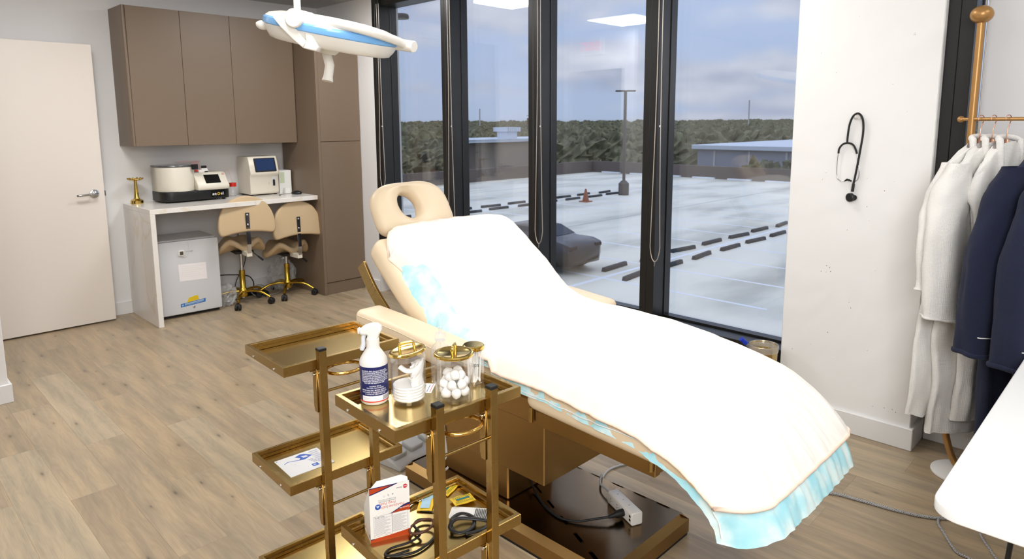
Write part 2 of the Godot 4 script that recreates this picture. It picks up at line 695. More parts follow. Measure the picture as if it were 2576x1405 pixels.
# ------------------------------------------------------------------ the room
const BACK := -6.02
const FACE := 3.47     # face of the window posts and of the white wall beside the tall cabinet
const PANE := 3.60
const CEIL := 2.62

func build_shell():
	# floor: oak planks laid along z on a slab
	var floor_ := setting("floor")
	var s := S()
	bb(s, Vector3(-2.4, -0.2, -6.2), Vector3(3.9, -0.006, 2.0), 0.0)
	part(floor_, "subfloor", s, mat("subfloor", Color(0.35, 0.29, 0.22), 0.9))
	var tones := [Color(0.662, 0.586, 0.480), Color(0.640, 0.564, 0.458), Color(0.681, 0.612, 0.509), Color(0.648, 0.573, 0.470), Color(0.663, 0.580, 0.469), Color(0.629, 0.552, 0.448)]
	var woods := []
	for i in 6:
		var m := mat("oak_%d" % i, Color.WHITE, 0.36)
		m.albedo_texture = plank_texture(100 + i, tones[i], [2, 2, 1, 2, 1, 3][i])
		woods.append(m)
	var W := 0.175
	var LEN := 1.22
	var meshes := []
	for i in 6:
		var st := S()
		st.set_smooth_group(-1)
		var b := 0.0004
		var x0 := 0.0001
		var x1 := W - 0.0001
		var z0 := 0.0001
		var z1 := LEN - 0.0001
		var p := [Vector3(x0 + b, 0, z0 + b), Vector3(x1 - b, 0, z0 + b), Vector3(x1 - b, 0, z1 - b), Vector3(x0 + b, 0, z1 - b)]
		var q := [Vector3(x0, -b, z0), Vector3(x1, -b, z0), Vector3(x1, -b, z1), Vector3(x0, -b, z1)]
		var l := [Vector3(x0, -0.006, z0), Vector3(x1, -0.006, z0), Vector3(x1, -0.006, z1), Vector3(x0, -0.006, z1)]
		var uv := func(v: Vector3): return Vector2(v.x / W, v.z / LEN)
		for rr in [[p[3], p[2], p[1], p[0]]]:
			t3uv(st, rr[0], rr[1], rr[2], uv.call(rr[0]), uv.call(rr[1]), uv.call(rr[2]))
			t3uv(st, rr[0], rr[2], rr[3], uv.call(rr[0]), uv.call(rr[2]), uv.call(rr[3]))
		for k in 4:
			var k2 := (k + 1) % 4
			for pair in [[p, q], [q, l]]:
				var a: Vector3 = pair[0][k]
				var bq: Vector3 = pair[0][k2]
				var c: Vector3 = pair[1][k2]
				var d: Vector3 = pair[1][k]
				t3uv(st, a, bq, c, uv.call(a), uv.call(bq), uv.call(c))
				t3uv(st, a, c, d, uv.call(a), uv.call(c), uv.call(d))
		st.generate_normals()
		var me := st.commit()
		me.surface_set_material(0, woods[i])
		meshes.append(me)
	var last := -1
	for row in 33:
		var x := -2.06 + row * W     # a joint falls at x = 1.265
		x = 1.265 + (row - 19) * W
		if x > 3.62:
			break
		var z := 1.9 - fposmod(row * 0.47 + rng.randf() * 0.12, 1.0) * LEN
		while z > -6.05:
			z -= LEN
			var k := rng.randi_range(0, 5)
			if k == last:
				k = (k + 1) % 6
			last = k
			var o := MeshInstance3D.new()
			o.name = "plank"
			o.mesh = meshes[k]
			floor_.add_child(o, true)
			if rng.randf() < 0.5:
				o.position = Vector3(x, 0, z)
			else:
				o.position = Vector3(x + W, 0, z + LEN)
				o.rotation.y = PI
	# ceiling
	s = S()
	bb(s, Vector3(-2.4, CEIL, -6.2), Vector3(3.9, CEIL + 0.15, 2.0), 0.0)
	setting_mesh("ceiling", s, M["ceiling"])
	# walls
	s = S()
	bb(s, Vector3(-2.4, -0.2, BACK - 0.15), Vector3(3.9, CEIL, BACK), 0.0)
	setting_mesh("wall_back", s, M["wall"])
	s = S()
	bb(s, Vector3(-2.4, -0.2, 1.85), Vector3(3.9, CEIL, 2.0), 0.0)
	setting_mesh("wall_front", s, M["wall"])
	s = S()
	bb(s, Vector3(-2.4, -0.2, -6.02), Vector3(-2.25, CEIL, 1.85), 0.0)
	setting_mesh("wall_far_left", s, M["wall"])
	# the partition with the doorway whose door stands open against the back wall
	s = S()
	bb(s, Vector3(-2.25, 0, -4.65), Vector3(0.59, CEIL, -4.525), 0.003)
	bb(s, Vector3(0.465, 2.15, -5.62), Vector3(0.59, CEIL, -4.65), 0.0)
	bb(s, Vector3(0.465, 0, BACK), Vector3(0.59, CEIL, -5.62), 0.0)
	setting_mesh("wall_left", s, M["wall"])
	s = S()
	bb(s, Vector3(-2.25, 0, -4.525), Vector3(0.605, 0.107, -4.51), 0.003)
	bb(s, Vector3(0.59, 0, -4.65), Vector3(0.605, 0.107, -4.5255), 0.003)
	setting_mesh("baseboard_left", s, M["trim"])
	s = S()
	for z in [-5.62, -4.665]:
		bb(s, Vector3(0.45, 0, z - 0.03), Vector3(0.606, 2.15, z + 0.015), 0.003)
	bb(s, Vector3(0.45, 2.15, -5.65), Vector3(0.606, 2.19, -4.65), 0.003)
	setting_mesh("trim_1", s, M["trim"])
	s = S()
	bb(s, Vector3(0.605, 0, BACK), Vector3(1.655, 0.107, BACK + 0.015), 0.003)
	bb(s, Vector3(1.69, 0, BACK), Vector3(3.03, 0.107, BACK + 0.015), 0.003)
	setting_mesh("baseboard_back", s, M["trim"])
	# wall beside the tall cabinet, knee wall and lintel round the windows
	s = S()
	bb(s, Vector3(FACE, -0.2, BACK), Vector3(3.75, CEIL, -5.106), 0.0)
	bb(s, Vector3(3.62, -0.2, -5.106), Vector3(3.78, 0.30, 1.85), 0.0)
	bb(s, Vector3(3.50, 2.575, -5.106), Vector3(3.78, CEIL, 1.85), 0.0)
	setting_mesh("wall_right", s, M["wall"])
	s = S()
	bb(s, Vector3(3.455, 0, -5.34), Vector3(3.47, 0.107, -5.106), 0.003)
	bb(s, Vector3(3.605, 0, -5.1), Vector3(3.62, 0.107, -1.40), 0.003)
	bb(s, Vector3(3.605, 0, -0.748), Vector3(3.62, 0.107, 1.85), 0.003)
	setting_mesh("baseboard_right", s, M["trim"])
	# rough concrete column between the windows
	s = S()
	var rough := FastNoiseLite.new()
	rough.seed = 4
	rough.frequency = 9.0
	rough.fractal_octaves = 4
	var edge := func(p: Vector3) -> Vector3:
		var k := rough.get_noise_3d(p.x * 2.0, p.y, p.z * 2.0)
		return p + Vector3(-0.0035 * k, 0.0, 0.0)
	var za := -1.39
	var zb := -0.765
	var chip := func(y: float, sd: float) -> float: return 0.006 * absf(rough.get_noise_2d(y * 4.0, sd)) + 0.003
	grid(s, 30, 90, func(u, v):
		var y: float = v * CEIL
		var z: float = lerpf(za + chip.call(y, 3.0), zb - chip.call(y, 8.0), u)
		return edge.call(Vector3(3.43, y, z)), false, false, 1)
	grid(s, 2, 90, func(u, v):
		var y: float = v * CEIL
		return Vector3(lerpf(3.43, 3.434, u) if u < 0.6 else 3.436, y, lerpf(zb - chip.call(y, 8.0), zb, u)) if u > 0.0 else edge.call(Vector3(3.43, y, zb - chip.call(y, 8.0))), false, false, 2)
	grid(s, 8, 30, func(u, v): return edge.call(Vector3(lerpf(3.436, 3.78, u), v * CEIL, zb)), false, false, 3)
	grid(s, 2, 90, func(u, v):
		var y: float = v * CEIL
		return Vector3(3.436, y, za) if u < 0.4 else edge.call(Vector3(3.43, y, za + chip.call(y, 3.0))), false, false, 4)
	grid(s, 4, 10, func(u, v): return Vector3(lerpf(3.78, 3.436, u), v * CEIL, za), false, false, 5)
	# small cast-in pits and blisters in the face
	var col := setting("column")
	part(col, "shaft", s, M["concrete_paint"])
	for i in 46:
		var y := rng.randf_range(0.2, 2.05)
		var z := rng.randf_range(za + 0.03, zb - 0.03)
		var r := rng.randf_range(0.0012, 0.0042)
		s = S()
		ball(s, Vector3(3.4295, y, z), Vector3(r * 0.35, r * rng.randf_range(0.7, 1.6), r), 8)
		part(col, "blister", s, M["concrete_paint"])
	var pit := mat("pit", Color(0.42, 0.40, 0.385), 0.95)
	for p in [[-1.21, 0.79], [-1.165, 0.795], [-1.17, 0.815], [-1.185, 0.822], [-0.98, 0.55], [-1.06, 0.63], [-1.16, 0.485], [-1.02, 1.13], [-1.33, 0.36], [-0.86, 0.16], [-0.845, 0.175], [-0.88, 0.172], [-0.83, 0.165], [-0.93, 0.165], [-1.1, 1.01], [-0.95, 1.21]]:
		s = S()
		ball(s, Vector3(3.4305, p[1], p[0]), Vector3(0.0012, 0.0016 + 0.0012 * rng.randf(), 0.0022), 8)
		part(col, "pit", s, pit)
	s = S()
	bb(s, Vector3(3.415, 0, -1.405), Vector3(3.62, 0.107, -0.75), 0.003)
	setting_mesh("trim_2", s, M["trim"])
	# lighting panels in the ceiling
	for i in PANELS.size():
		var c := Vector3(PANELS[i][0], CEIL, PANELS[i][1])
		var t = placed("ceiling_light_panel", "square flat white lighting panel set in the ceiling", "ceiling light", c, "square lighting panels in the ceiling")
		s = S()
		for k in 4:
			var xf := Transform3D(Basis(Vector3.UP, k * PI / 2), c)
			bb(s, Vector3(-0.31, -0.012, -0.31), Vector3(0.30, 0.0, -0.295), 0.001, xf)
		part(t, "frame", s, M["white_plastic"])
		s = S()
		bb(s, c + Vector3(-0.295, -0.009, -0.295), c + Vector3(0.295, -0.002, 0.295), 0.0)
		part(t, "diffuser", s, M["panel_glow"])
		O = Vector3.ZERO
		var l := AreaLight3D.new()
		l.name = "ceiling_panel_light"
		l.area_size = Vector2(0.58, 0.58)
		l.light_energy = [2.2, 2.0, 0.9, 0.8, 0.4, 0.3, 0.7, 0.4][i]
		l.light_color = Color(0.985, 0.992, 1.0)
		l.area_range = 12.0
		l.area_attenuation = 2.0
		l.shadow_enabled = true
		add_child(l, true)
		l.position = c + Vector3(0, -0.02, 0)
		l.rotation = Vector3(-PI / 2, 0, 0)
	# illuminated exit sign over the doorway in the partition
	var ex = placed("exit_sign", "white exit sign with red letters above the open doorway", "sign", Vector3(0.605, 2.33, -5.15))
	s = S()
	bb(s, Vector3(0.59, 2.33, -5.31), Vector3(0.625, 2.53, -4.99), 0.006)
	part(ex, "housing", s, M["white_plastic"])
	O = Vector3.ZERO
	var tm := TextMesh.new()
	tm.text = "EXIT"
	var f := SystemFont.new()
	f.font_names = PackedStringArray(["Droid Sans"])
	f.font_weight = 700
	tm.font = f
	tm.font_size = 48
	tm.pixel_size = 0.0029
	tm.depth = 0.004
	tm.material = M["exit_glow"]
	var tx := MeshInstance3D.new()
	tx.name = "sign_letters"
	tx.mesh = tm
	ex.add_child(tx)
	tx.position = Vector3(0.0225, 0.10, 0)
	tx.rotation.y = PI / 2

# ------------------------------------------------------------------ windows
const POSTS = [-5.106, -4.177, -3.246, -2.303]

func build_windows():
	var s: SurfaceTool
	for i in 5:
		var z0: float
		var z1: float
		if i < 4:
			z0 = POSTS[i]
			z1 = POSTS[i + 1] if i < 3 else -1.36
		else:
			z0 = -0.762
			z1 = 1.86
		var w := setting("window_%d" % (i + 1), Vector3(PANE, 0.3, z0))
		O = w.position
		s = S()
		bb(s, Vector3(FACE, 0.20, z0), Vector3(3.66, 2.60, z0 + 0.045), 0.002)
		bb(s, Vector3(FACE, 0.20, z0 + 0.0455), Vector3(3.66, 2.60, z0 + 0.10), 0.002)
		bb(s, Vector3(PANE - 0.012, 0.33, z0 + 0.10), Vector3(PANE + 0.05, 2.55, z0 + 0.106), 0.001)
		part(w, "mullion", s, M["black_frame"])
		s = S()
		bb(s, Vector3(FACE, 0.20, z0 + 0.10), Vector3(3.66, 0.325, z1), 0.002)
		bb(s, Vector3(PANE - 0.012, 0.325, z0 + 0.106), Vector3(PANE + 0.05, 0.337, z1), 0.001)
		part(w, "bottom_rail", s, M["black_frame"])
		s = S()
		bb(s, Vector3(FACE + 0.02, 2.525, z0 + 0.10), Vector3(3.66, 2.60, z1), 0.002)
		part(w, "top_rail", s, M["black_frame"])
		for px in [PANE, PANE + 0.03]:
			s = S()
			bb(s, Vector3(px, 0.33, z0 + 0.102), Vector3(px + 0.006, 2.53, z1), 0.0)
			part(w, "pane", s, M["window_glass"])
		O = Vector3.ZERO
		# bead chain loop of the roller blind
		if i < 4:
			var zc: float = z0 + 0.112
			var low: float = [0.965, 0.726, 0.692, 0.696][i]
			var lab: String = ["blind chain loop beside the white wall strip", "blind chain loop behind the headrest of the treatment chair", "blind chain loop hanging over the dark parked car", "blind chain loop on the window post next to the column pane"][i]
			var t = placed("blind_chain", lab, "blind chain", Vector3(3.50, low, zc), "blind chains on the window posts")
			var pts := []
			var xs := 3.452
			for k in 14:
				var v := k / 13.0
				pts.append(Vector3(xs + 0.004 * sin(v * 5.0), lerpf(2.54, low + 0.09, v), zc - 0.012 - 0.016 * pow(v, 3.0)))
			for k in range(1, 7):
				var a := PI * k / 7.0
				pts.append(Vector3(xs, low + 0.09 - 0.09 * sin(a), zc + 0.004 - 0.032 * cos(a)))
			for k in 14:
				var v := 1.0 - k / 13.0
				pts.append(Vector3(xs + 0.004, lerpf(2.54, low + 0.09, v), zc + 0.014 + 0.022 * pow(v, 3.0)))
			s = S()
			tube(s, pts, 0.0030, 6)
			part(t, "cord", s, M["chain"])
			s = S()
			cyl(s, Vector3(xs, low - 0.012, zc + 0.004), Vector3(xs, low + 0.006, zc + 0.004), 0.005, 10)
			cyl(s, Vector3(xs, low - 0.028, zc + 0.002), Vector3(xs, low - 0.014, zc + 0.003), 0.0035, 8)
			part(t, "tensioner", s, M["clear_plastic"])
			s = S()
			cyl(s, Vector3(xs + 0.004, 1.50, zc + 0.013), Vector3(xs + 0.004, 1.512, zc + 0.013), 0.0038, 8)
			part(t, "connector", s, M["white_plastic"])
			O = Vector3.ZERO
	# roller shade drawn down over the window behind the clothes rack
	var sh = placed("roller_shade", "pale grey roller shade drawn down behind the clothes rack", "roller shade", Vector3(3.56, 0.33, 0.6))
	s = S()
	bb(s, Vector3(3.552, 0.36, -0.63), Vector3(3.554, 2.54, 1.80), 0.0)
	part(sh, "fabric", s, M["shade"])
	s = S()
	bb(s, Vector3(3.545, 0.335, -0.63), Vector3(3.562, 0.36, 1.80), 0.003)
	part(sh, "hem_bar", s, M["light_grey"])
	s = S()
	cyl(s, Vector3(3.55, 2.515, -0.64), Vector3(3.55, 2.515, 1.82), 0.028, 16)
	part(sh, "roller", s, M["shade"])
	s = S()
	tube(s, [Vector3(3.535, 2.5, -0.640), Vector3(3.535, 1.3, -0.642), Vector3(3.535, 0.8, -0.640)], 0.0025, 6)
	tube(s, [Vector3(3.535, 2.5, -0.630), Vector3(3.535, 1.3, -0.628), Vector3(3.535, 0.8, -0.638)], 0.0025, 6)
	part(sh, "chain", s, M["chain"])
	O = Vector3.ZERO

# ------------------------------------------------------------------ outside: the roof car park, trees and roofs beyond
const LOT := -3.2
const LAND := -9.0

func build_outside():
	var m: StandardMaterial3D
	m = mat("deck_concrete", Color.WHITE, 0.55)
	m.albedo_texture = noise_tex(0.006, 51, [[0.0, Color(0.72, 0.71, 0.65)], [0.3, Color(0.85, 0.835, 0.765)], [0.55, Color(0.93, 0.91, 0.835)], [1.0, Color(0.96, 0.94, 0.87)]], 512, 6)
	tri(m, Vector3(0.035, 0.05, 0.09), true)
	mat("road_paint", Color(0.93, 0.94, 0.95), 0.6)
	mat("rubber_stop", Color(0.20, 0.215, 0.235), 0.7)
	mat("parapet", Color(0.40, 0.355, 0.33), 0.8)
	mat("land", Color(0.25, 0.28, 0.20), 0.95)
	mat("pole_bronze", Color(0.27, 0.24, 0.22), 0.5)
	mat("cone_orange", Color(0.62, 0.36, 0.24), 0.6)
	mat("roof_white", Color(0.83, 0.86, 0.89), 0.7)
	mat("stucco", Color(0.60, 0.55, 0.50), 0.85)
	mat("metal_grey", Color(0.58, 0.60, 0.65), 0.5)
	mat("car_paint", Color(0.15, 0.115, 0.095), 0.2, 0.3).clearcoat_enabled = true
	mat("tail_red", Color(0.16, 0.06, 0.05), 0.2)
	mat("car_glass", Color(0.03, 0.035, 0.04), 0.05)
	mat("bark", Color(0.30, 0.25, 0.20), 0.9)
	for i in 3:
		m = mat("leaf_%d" % i, Color.WHITE, 0.8)
		var c: Color = [Color(0.44, 0.43, 0.31), Color(0.33, 0.35, 0.25), Color(0.52, 0.495, 0.36)][i]
		m.albedo_texture = noise_tex(0.05, 60 + i, [[0.0, c * 0.55], [0.45, c * 0.9], [1.0, c * 1.45]], 256, 4)
		tri(m, Vector3(0.22, 0.22, 0.22))
	var s := S()
	bb(s, Vector3(5.2, LOT - 0.5, -40.6), Vector3(52.5, LOT, 30.0), 0.0)
	var deck := setting("parking_deck")
	part(deck, "slab", s, M["deck_concrete"])
	# painted bay lines: two aisles of bays along x
	for row in [[-12.25, 11.0, 50.0, 5.2], [-27.0, 12.0, 50.0, 5.2], [1.6, 8.0, 50.0, 5.2]]:
		s = S()
		bb(s, Vector3(row[1], LOT, row[0] - 0.08), Vector3(row[2], LOT + 0.008, row[0] + 0.08), 0.0)
		part(deck, "painted_line", s, M["road_paint"])
		var x: float = row[1] + 0.3
		while x < row[2]:
			s = S()
			bb(s, Vector3(x - 0.06, LOT, row[0] - row[3]), Vector3(x + 0.06, LOT + 0.006, row[0] + row[3]), 0.0)
			part(deck, "painted_line", s, M["road_paint"])
			x += 2.55
	# patched joints of the deck
	for z in [-5.0, -19.6, -34.0]:
		s = S()
		bb(s, Vector3(6.0, LOT, z - 0.02), Vector3(52.0, LOT + 0.004, z + 0.03), 0.0)
		part(deck, "expansion_joint", s, M["metal_grey"])
	# wheel stops
	var stop_rows := [[-12.72, 17.8, 10, "near row, far side of its white line"], [-11.6, 17.2, 10, "near row, window side of its white line"], [-27.6, 20.0, 9, "far row, far side of its white line"], [-26.5, 19.6, 9, "far row, window side of its white line"]]
	for r in stop_rows:
		for k in r[2]:
			var c := Vector3(r[1] + k * 2.13, LOT, r[0] + rng.randf_range(-0.08, 0.08))
			s = S()
			var turn := rng.randf_range(-0.12, 0.12)
			var xf := Transform3D(Basis(Vector3.UP, turn), Vector3.ZERO)
			var o := PackedVector2Array([Vector2(-0.08, 0), Vector2(0.08, 0), Vector2(0.05, 0.13), Vector2(-0.05, 0.13)])
			slab(s, o, -0.68, 0.68, 0.0, 0.0, 1, xf * Transform3D(Basis(Vector3.BACK, Vector3.UP, Vector3.LEFT), Vector3.ZERO))
			solo("wheel_stop", s, M["rubber_stop"], "dark wheel stop bar on the car park, " + r[3], "wheel stop", c, "wheel stops, " + r[3])
	# parapets
	s = S()
	bb(s, Vector3(5.2, LOT, -40.6), Vector3(52.5, LOT + 1.05, -40.3), 0.02)
	part(deck, "parapet", s, M["parapet"])
	s = S()
	bb(s, Vector3(52.2, LOT, -40.3), Vector3(52.5, LOT + 1.05, 30.0), 0.02)
	part(deck, "parapet", s, M["parapet"])
	for k in 14:
		s = S()
		bb(s, Vector3(51.9, LOT, -39.0 + k * 3.2), Vector3(52.2, LOT + 0.12, -38.2 + k * 3.2 + 1.2), 0.01)
		part(deck, "kerb", s, M["road_paint"])
	# lighting columns
	var t = placed("car_park_light_pole", "tall bronze lamp post with double head on thick base", "lamp post", Vector3(36.7, LOT, -25.75))
	var b := Vector3(36.7, LOT, -25.75)
	s = S()
	lathe(s, [[0.0, 0.0], [0.34, 0.0], [0.34, 0.75], [0.16, 0.95], [0.0, 0.95]], 14, Transform3D(Basis(), b))
	part(t, "pedestal", s, M["pole_bronze"])
	s = S()
	rod(s, b + Vector3(0, 0.9, 0), b + Vector3(0, 6.75, 0), 0.10, 10)
	part(t, "pole", s, M["pole_bronze"])
	for sg in [-1, 1]:
		s = S()
		bc(s, Vector3(0.33 * sg, 6.72, 0), Vector3(0.62, 0.09, 0.28), 0.02, Transform3D(Basis(Vector3.UP, deg_to_rad(-45.5)), b))
		part(t, "lamp_head", s, M["pole_bronze"])
	s = S()
	bc(s, Vector3(0.16, 4.3, 0), Vector3(0.35, 0.12, 0.14), 0.02, Transform3D(Basis(Vector3.UP, deg_to_rad(-45.5)), b))
	part(t, "camera_bracket", s, M["pole_bronze"])
	b = Vector3(7.42, LOT, -10.66)
	t = placed("car_park_light_pole", "lamp post close outside, its flat dark head beside the first window post", "lamp post", b)
	s = S()
	rod(s, b, b + Vector3(0, 6.6, 0), 0.07, 10)
	part(t, "pole", s, M["pole_bronze"])
	s = S()
	slab(s, rrect(0.46, 0.28, 0.12), 0.0, 0.09, 0.02, 0.04, 3, Transform3D(Basis(Vector3.UP, deg_to_rad(-45.5)) * Basis(Vector3.RIGHT, Vector3.FORWARD, Vector3.UP), b + Vector3(0.21, 6.62, 0.22)))
	part(t, "lamp_head", s, M["pole_bronze"])
	# traffic cone
	b = Vector3(32.0, LOT, -25.2)
	t = placed("traffic_cone", "orange traffic cone on the car park near the lamp post", "traffic cone", b)
	s = S()
	bb(s, b + Vector3(-0.3, 0, -0.3), b + Vector3(0.3, 0.06, 0.3), 0.01)
	part(t, "foot", s, M["cone_orange"])
	s = S()
	lathe(s, [[0.2, 0.06], [0.05, 0.78], [0.0, 0.79]], 14, Transform3D(Basis(), b))
	part(t, "cone", s, M["cone_orange"])
	build_car()
	# land and roofs beyond
	s = S()
	bb(s, Vector3(52.5, LAND - 1.0, -700), Vector3(900, LAND, 300), 0.0)
	bb(s, Vector3(-60, LAND - 1.0, -700), Vector3(52.5, LAND, -40.6), 0.0)
	setting_mesh("ground_beyond", s, M["land"])
	# white flat-roofed building with a roof unit
	b = Vector3(56, LAND, -57)
	t = placed("flat_roof_building", "flat-roofed building with a white roof edge and roof unit behind the parapet", "building", b)
	var plan := PackedVector2Array([Vector2(47.3, 53.2), Vector2(60, 52.4), Vector2(66, 60), Vector2(53.8, 60.2)])
	s = S()
	slab(s, plan, LAND, -0.55, 0, 0, 1, flat_at(Vector3.ZERO))
	part(t, "walls", s, M["stucco"])
	s = S()
	slab(s, inset(plan, -0.35), -0.55, -0.22, 0, 0, 1, flat_at(Vector3.ZERO))
	part(t, "roof", s, M["roof_white"])
	s = S()
	bb(s, Vector3(54.2, -0.22, -55.6), Vector3(55.9, 0.55, -54.0), 0.03)
	part(t, "roof_unit", s, M["roof_white"])
	for k in 7:
		s = S()
		bb(s, Vector3(53.9 + k * 0.33, 0.55, -55.9), Vector3(54.16 + k * 0.33, 1.05, -53.7), 0.02)
		part(t, "louvre", s, M["roof_white"])
	# long metal-sided building on the right
	b = Vector3(78, LAND, -30)
	t = placed("metal_clad_building", "long grey metal-clad building with a pale roof beyond the parapet", "building", b)
	s = S()
	bb(s, Vector3(69, LAND, -38.5), Vector3(95, -1.5, 10), 0.05)
	part(t, "walls", s, M["metal_grey"])
	s = S()
	bb(s, Vector3(68.5, -1.5, -39), Vector3(95.5, -1.0, 10.5), 0.05)
	part(t, "roof", s, M["roof_white"])
	for k in 9:
		s = S()
		bb(s, Vector3(68.9, LAND, -36.5 + k * 4.0), Vector3(69.0, -1.6, -36.3 + k * 4.0), 0.0)
		part(t, "rib", s, M["light_grey"])
	# a scatter of low houses
	var houses := [[60, -86, 12, -6.1], [66, -98, 14, -5.6], [83, -90, 12, -5.2], [50, -106, 13, -5.9], [98, -84, 14, -5.0], [112, -70, 16, -4.8], [92, -58, 10, -5.4], [130, -95, 18, -4.6], [150, -60, 18, -4.4], [46, -86, 10, -6.2]]
	for i in houses.size():
		var h = houses[i]
		b = Vector3(h[0], LAND, h[1])
		t = placed("low_house", "small low house with a pale flat roof among the trees", "house", b, "low houses among the trees")
		s = S()
		bb(s, b + Vector3(-h[2] * 0.5, 0, -4), b + Vector3(h[2] * 0.5, h[3] - LAND, 4), 0.03)
		part(t, "walls", s, M["stucco"])
		s = S()
		bb(s, b + Vector3(-h[2] * 0.5 - 0.4, h[3] - LAND, -4.4), b + Vector3(h[2] * 0.5 + 0.4, h[3] - LAND + 0.35, 4.4), 0.03)
		part(t, "roof", s, M["roof_white"])
	# trees: crowns of several leafy lumps on a trunk
	O = Vector3.ZERO
	var crowns := []
	for k in 3:
		crowns.append(leafy(70 + k, 1.0))
	O = Vector3.ZERO
	var spots := []
	for k in 90:
		var d := 62.0 + 90.0 * pow(rng.randf(), 1.3)
		var az := deg_to_rad(lerpf(-62.0, -14.0, (k + rng.randf() * 0.8) / 90.0))
		spots.append([d * cos(az), d * sin(az), rng.randf_range(5.2, 8.0), k % 3])
	var planted := []
	for h in houses:
		planted.append([Vector2(h[0], h[1]), h[2] * 0.5 + 1.5])
	for sp in spots:
		if sp[0] < 53.5 and sp[1] > -42.0:
			sp[0] += 14.0
		if sp[0] > 44 and sp[0] < 68 and sp[1] < -48 and sp[1] > -70:
			sp[1] -= 26.0
		if sp[0] > 64 and sp[0] < 100 and sp[1] > -45:
			sp[0] += 40.0
		var crown_r: float = sp[2] * 0.78
		if planted.any(func(q): return q[0].distance_to(Vector2(sp[0], sp[1])) < q[1] + crown_r):
			continue
		planted.append([Vector2(sp[0], sp[1]), crown_r])
		var tt = thing("leafy_tree", ["olive green broad tree in the park of trees beyond the parapet", "dark green broad tree in the park of trees beyond the parapet", "pale green broad tree in the park of trees beyond the parapet"][sp[3]], "tree", Vector3(sp[0], LAND, sp[1]), rng.randf() * TAU, ["olive", "dark green", "pale green"][sp[3]] + " trees beyond the parapet")
		s = S()
		rod(s, Vector3(0, 0, 0), Vector3(0, sp[2] * 0.55, 0), 0.22, 7)
		part(tt, "trunk", s, M["bark"])
		var cr := MeshInstance3D.new()
		cr.name = "crown"
		cr.mesh = crowns[sp[3]]
		tt.add_child(cr)
		cr.scale = Vector3(sp[2] * rng.randf_range(0.5, 0.62), sp[2] * 0.5, sp[2] * rng.randf_range(0.5, 0.62))
		cr.position = Vector3(0, sp[2] * 0.62, 0)
	for p in [[86.0, -80.5, 12.6, 1.9], [79.0, -78.0, 10.4, 1.6], [92.0, -72.0, 9.4, 2.4]]:
		var tt = thing("conifer", "tall dark spiky conifer standing above the treeline", "tree", Vector3(p[0], LAND, p[1]), 0.0, "conifers above the treeline")
		s = S()
		rod(s, Vector3.ZERO, Vector3(0, p[2] * 0.9, 0), 0.2, 7)
		part(tt, "trunk", s, M["bark"])
		s = S()
		for k in 13:
			var v := k / 13.0
			var y: float = p[2] * (0.12 + 0.88 * v)
			var rr: float = p[3] * (1.0 - v) + 0.12
			for j in 7:
				var a: float = TAU * (j + 0.5 * (k % 2)) / 7.0 + rng.randf() * 0.4
				var tip: Vector3 = Vector3(cos(a), -0.10, sin(a)) * rr * rng.randf_range(0.75, 1.1)
				tube(s, [Vector3(0, y, 0), Vector3(0, y, 0) + tip * 0.6, Vector3(0, y, 0) + tip], [0.28 * (1.1 - v), 0.26 * (1.1 - v), 0.05], 5)
		part(tt, "branches", s, M["leaf_1"])
	# the endless canopy behind, which nobody could count
	var mm := MultiMesh.new()
	mm.transform_format = MultiMesh.TRANSFORM_3D
	mm.mesh = crowns[0]
	var xfs := []
	for k in 2200:
		var d := 105.0 + 480.0 * pow(rng.randf(), 1.25)
		var az := deg_to_rad(rng.randf_range(-68.0, -8.0))
		var h := rng.randf_range(3.0, 5.2) + d * 0.004
		xfs.append(Transform3D(Basis(Vector3.UP, rng.randf() * TAU) * Basis.from_scale(Vector3(h * 1.25, h * 0.95, h * 1.25)), Vector3(d * cos(az), LAND + h * 0.85, d * sin(az))))
	mm.instance_count = xfs.size()
	for k in xfs.size():
		mm.set_instance_transform(k, xfs[k])
	var mi := MultiMeshInstance3D.new()
	mi.name = "distant_tree_canopy"
	mi.multimesh = mm
	add_child(mi)
	mi.set_meta("kind", "stuff")
	tag(mi, "far dark treetops stretching to the horizon", "treetops")
	# thin masts on the skyline
	for p in [[128.0, -138.0, 5.4], [150.0, -71.0, 6.4]]:
		b = Vector3(p[0], LAND, p[1])
		s = S()
		rod(s, Vector3.ZERO, Vector3(0, p[2] - LAND, 0), 0.16, 6)
		solo("radio_mast", s, M["light_grey"], "thin pale mast rising above the far treeline", "mast", b, "masts on the skyline")
	O = Vector3.ZERO

func leafy(sd: int, r: float) -> Mesh:
	var n := FastNoiseLite.new()
	n.seed = sd
	n.frequency = 2.6
	n.fractal_octaves = 4
	var rr := RandomNumberGenerator.new()
	rr.seed = sd
	var s := S()
	for k in 6:
		var c := Vector3(rr.randf_range(-0.55, 0.55), rr.randf_range(-0.25, 0.4), rr.randf_range(-0.55, 0.55)) * r
		var q := rr.randf_range(0.42, 0.62) * r
		grid(s, 26, 14, func(u, v):
			var th: float = u * TAU
			var ph: float = (v - 0.5) * PI
			var d := Vector3(cos(th) * cos(ph), sin(ph), -sin(th) * cos(ph))
			return c + d * q * (1.0 + 0.62 * n.get_noise_3dv((c + d * q) * 2.2)), false, false, -1)
	s.generate_normals()
	var me := s.commit()
	me.surface_set_material(0, M["leaf_%d" % (sd % 3 if sd < 70 else (sd - 70) % 3)])
	return me

